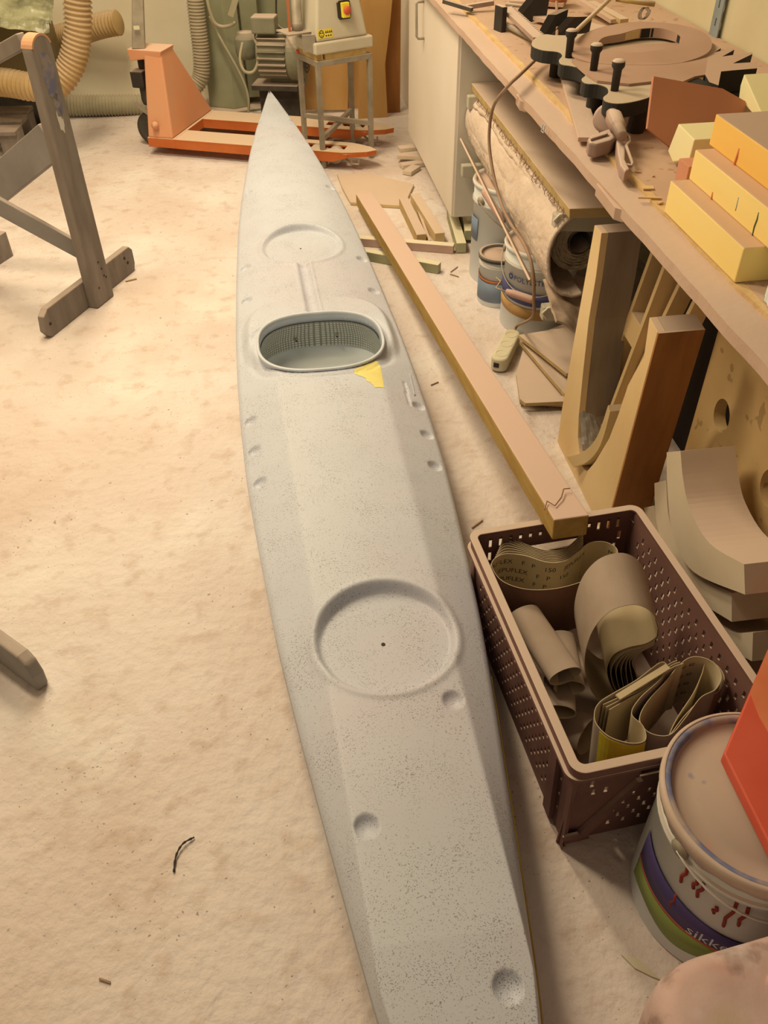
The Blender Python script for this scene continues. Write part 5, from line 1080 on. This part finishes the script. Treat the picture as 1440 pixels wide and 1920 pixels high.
# ------------------------------------------------------------------ hoses, pallet, film at the far left
def hose(pts, r, pitch, m_, lab, name='flexible_hose', n=None, amp=.10):
    P = [np.array(p) for p in spline(pts, 40)]; S = np.r_[0, np.cumsum([np.linalg.norm(P[i+1]-P[i]) for i in range(len(P)-1)])]
    k = int(S[-1]/pitch*4); q_ = [tuple(np.interp(t, S, [p[j] for p in P]) for j in range(3)) for t in np.linspace(0, S[-1], k+1)]
    return tag(MB().tube(q_, r, 20, rf=lambda i: r*(1+amp*math.cos(i*math.pi/2))).build(name, m_, smooth=True), lab, 'hose', 'flexible dust hoses')
hose([Q(143, -60, 4.75), Q(145, 0, 4.75), Q(146, 60, 4.75), Q(134, 120, 4.75), Q(104, 160, 4.75), Q(60, 163, 4.78), Q(20, 156, 4.82), Q(-40, 150, 4.9)], .062, .022, M_hose, 'fat tan ribbed hose curving down at the upper left')
hose([Q(100, 196, 5.45), Q(160, 198, 5.45), Q(250, 197, 5.45), Q(300, 197, 5.5)], .055, .018, M_hoseg, 'ribbed grey hose lying along the back wall floor')
hose([Q(110, 70, 5.74), Q(150, 60, 5.60), Q(190, 48, 5.52), Q(222, 42, 5.48)], .060, .02, M_hose, 'short ribbed hose end sticking right behind the fat hose')
hose([Q(362, -40, 5.35), Q(370, 40, 5.35), Q(377, 100, 5.35), Q(376, 145, 5.35), Q(350, 178, 5.35), Q(330, 190, 5.35)], .045, .016, M_hoseg, 'slim ribbed hose hanging left of the green column')
fl = thing('plastic_bale', 'crumpled clear plastic film over a dark drum at the top left', 'plastic film', (-1.5, 4.95, .5))
def film(u, v):
    x = -1.9+.93*u; y = 4.72+.42*v; z = .665+.12*v-.07*max(0, u-.45)+.025*mnoise.noise(Vector((u*7, v*5, 0)))+.02*mnoise.noise(Vector((u*18, v*14, 2)))-.04*u
    return (x, y, z)
MB().grid(film, 60, 36).build('film', M_film, fl, solid=.003)
tag(MB().lathe((-2.15, 5.25, .44), [(.0001, 0), (.17, 0), (.17, 1.06), (.16, 1.07), (.0001, 1.07)], 40, R=Matrix.Rotation(math.pi/2, 3, 'Y')).build('dark_drum', mat('brown_drum', look(150, 122, 70), look(118, 94, 50), 4., .6), smooth=True), 'dark horizontal drum behind the ribbed hose, far left', 'drum')
MB().box((-1.62, 5.36, .135), (.9, .12, .27)).build('drum_cradle', M_dark); tag(bpy.data.objects['drum_cradle'], 'low dark cradle beneath the horizontal drum', 'cradle')
pal = thing('wooden_pallet', 'dusty wooden pallet cut off by the left edge', 'pallet', (-1.6, 5.0, 0))
for k, yy_ in enumerate((4.86, 5.03, 5.2)): MB().box((-1.72, yy_, .128), (.92, .12, .02), -.1).build('deck_board', M_trestle, pal, bevel=.002)
for xx_ in (-1.31, -1.72, -2.1):
    for yy_ in (4.88, 5.2): MB().box((xx_, yy_-.05, .068), (.10, .09, .10), -.1).build('block', M_trestle, pal)
    MB().box((xx_, 5.03, .009), (.10, .46, .018), -.1).build('bottom_board', M_trestle, pal)

# ------------------------------------------------------------------ grey trestles
def trestle(base, dirv, label, H_=.90, braces=True):
    t = thing('wooden_trestle', label, 'trestle', tuple(base))
    d = Vector(dirv).normalized(); n = Vector((d.y, -d.x, 0))       # n faces the camera side
    B = Vector(base)
    def f(u, v, w_): return B+d*u+n*w_+Vector((0, 0, v))
    return t, d, n, f
fa, fb = Vector((-.830, 2.805, 0)), Vector((-.569, 3.329, 0)); Lf = (fb-fa).length
t1, d1, n1, f1 = trestle(fa, fb-fa, 'grey worn wooden trestle with rounded post, upper left')
foot = [(0.012, 0), (Lf-.012, 0), (Lf, .03), (Lf-.0, .085), (Lf-.02, .105), (.03, .105), (.0, .085), (-.01, .03)]
fixn(MB().prism(foot, f1, -.028, 0).build('foot', M_trestle, t1, bevel=.004))
# post: board leaning slightly left, wide face toward the camera side
pu0 = (Vector((-.665, 3.06, 0))-fa).dot(d1)
c_b = f1(pu0, 0, .018); c_t = Vector(at_y(62, 62, 3.03)); c_t = Vector((c_t.x, c_t.y, c_t.z))
mbp = MB(); Lp = (c_t-c_b).length; dz = (c_t-c_b).normalized()
outl = [(-.058, 0), (.058, 0)]+[(.050*math.cos(a), Lp-.045+.045*math.sin(a)) for a in np.linspace(0, math.pi, 14)]
fixn(MB().prism(outl, lambda u, v, w_: c_b+d1*u+dz*v+n1*w_, -.02, .02).build('post', M_trestle, t1, bevel=.006, seg=3))
outb = [(.050*math.cos(a), Lp-.045+.0455*math.sin(a)) for a in np.linspace(.25, math.pi-.25, 12)]; inb = [(u*.86, Lp-.045+(v-Lp+.045)*.86) for u, v in outb]
fixn(MB().prism(outb+inb[::-1], lambda u, v, w_: c_b+d1*u*1.005+dz*v+n1*w_, -.0205, .0205).build('worn_orange_cap', mat('worn_cap', look(214, 150, 96), look(196, 132, 80), 9., .8), t1))['label'] = 'rubbed orange edge at the top of the post'
def smear(mb_, cu_, cv_, ru, rv, seed):
    P = [(cu_+ru*math.cos(a)*(1+.35*mnoise.noise(Vector((math.cos(a)*2, math.sin(a)*2, seed)))), cv_+rv*math.sin(a)*(1+.35*mnoise.noise(Vector((math.cos(a)*2, math.sin(a)*2, seed+5))))) for a in np.linspace(0, 2*math.pi, 30, False)]
    mb_.prism(P, lambda u, v, w_: c_b+d1*u+dz*v+n1*w_, .0195, .0207)
for nm, (cu_, cv_, ru, rv), m_ in (('blue_paint_smear', (.0, Lp-.12, .026, .075), M_blue2), ('blue_paint_smear', (.008, Lp-.21, .018, .04), M_blue2), ('pale_paint_smear', (.002, Lp-.25, .014, .04), M_cabside)):
    mb_ = MB(); smear(mb_, cu_, cv_, ru, rv, cv_*3); fixn(mb_.build(nm, m_, t1))
for k, (uu, vv) in enumerate(((pu0-.33+.05, .05), (pu0+.22, .075), (pu0+.235, .05))): MB().lathe(f1(uu, vv, .0), [(.0001, 0), (.006, 0), (.006, .0015), (.0001, .0015)], 12, R=n1.to_track_quat('Z', 'Y').to_matrix()).build('screw_head', M_ink, t1)
for k, (uu, vv) in enumerate(((.01, .16), (.02, .13), (.025, .10), (.035, .09), (-.02, .07))): 
    MB().lathe(c_b+d1*uu+dz*vv+n1*.02, [(.0001, 0), (.004, 0), (.004, .0012), (.0001, .0012)], 10, R=n1.to_track_quat('Z', 'Y').to_matrix()).build('screw_head', M_ink, t1)
# braces going back-left to the second foot
MB().bar(c_b+dz*.60-n1*.03, Vector((-1.30, 3.45, .16)), .035, .115, up=(0, 0, 1)).build('diagonal_brace', M_trestle_d, t1, bevel=.003)
MB().bar(c_b+dz*.20-n1*.03, Vector((-1.18, 3.02, .60)), .03, .055, up=(0, 0, 1)).build('lower_brace', M_trestle_d, t1, bevel=.003)
f2 = Vector((-1.155, 3.42, 0)); fixn(MB().prism([(0, 0), (.5, 0), (.5, .105), (.0, .105)], lambda u, v, w_: f2-d1*.02-Vector((.42, .12, 0)).normalized()*0-d1*0+Vector((-.0, 0, 0))+Vector((n1.x*-w_, n1.y*-w_, 0))-Vector((d1.x, d1.y, 0))*(-.16+u)*1.0+Vector((0, 0, v)), 0, .03).build('rear_foot', M_trestle, t1, bevel=.003))
MB().bar(at_y(44, 76, 3.05), at_y(-90, 150, 3.30), .030, .045).build('top_rail', M_trestle, t1, bevel=.003)
# near-left trestle foot
e0, e1 = at(72, 1298, 0), at(-120, 1155, 0); d2 = (e1-e0).normalized(); n2 = Vector((d2.y, -d2.x, 0))
t2 = thing('wooden_trestle', 'dark grey trestle foot entering at the left edge of the floor', 'trestle', tuple(e0))
sgn2 = 1 if n2.y > 0 else -1
fixn(MB().prism([(0, 0), (.62, 0), (.62, .1), (.03, .1), (.008, .085), (-.004, .05)], lambda u, v, w_: e0+d2*u+n2*(w_*sgn2)+Vector((0, 0, v)), 0, .03).build('foot', M_trestle_d, t2, bevel=.007, seg=3))
MB().bar(e0+d2*.30+n2*sgn2*.05, e0+d2*.30+n2*sgn2*.05+Vector((-.02, 0, .9)), .10, .035, up=tuple(n2)).build('post', M_trestle, t2, bevel=.005)
for o in COL.objects:
    if '_o' in o: del o['_o']
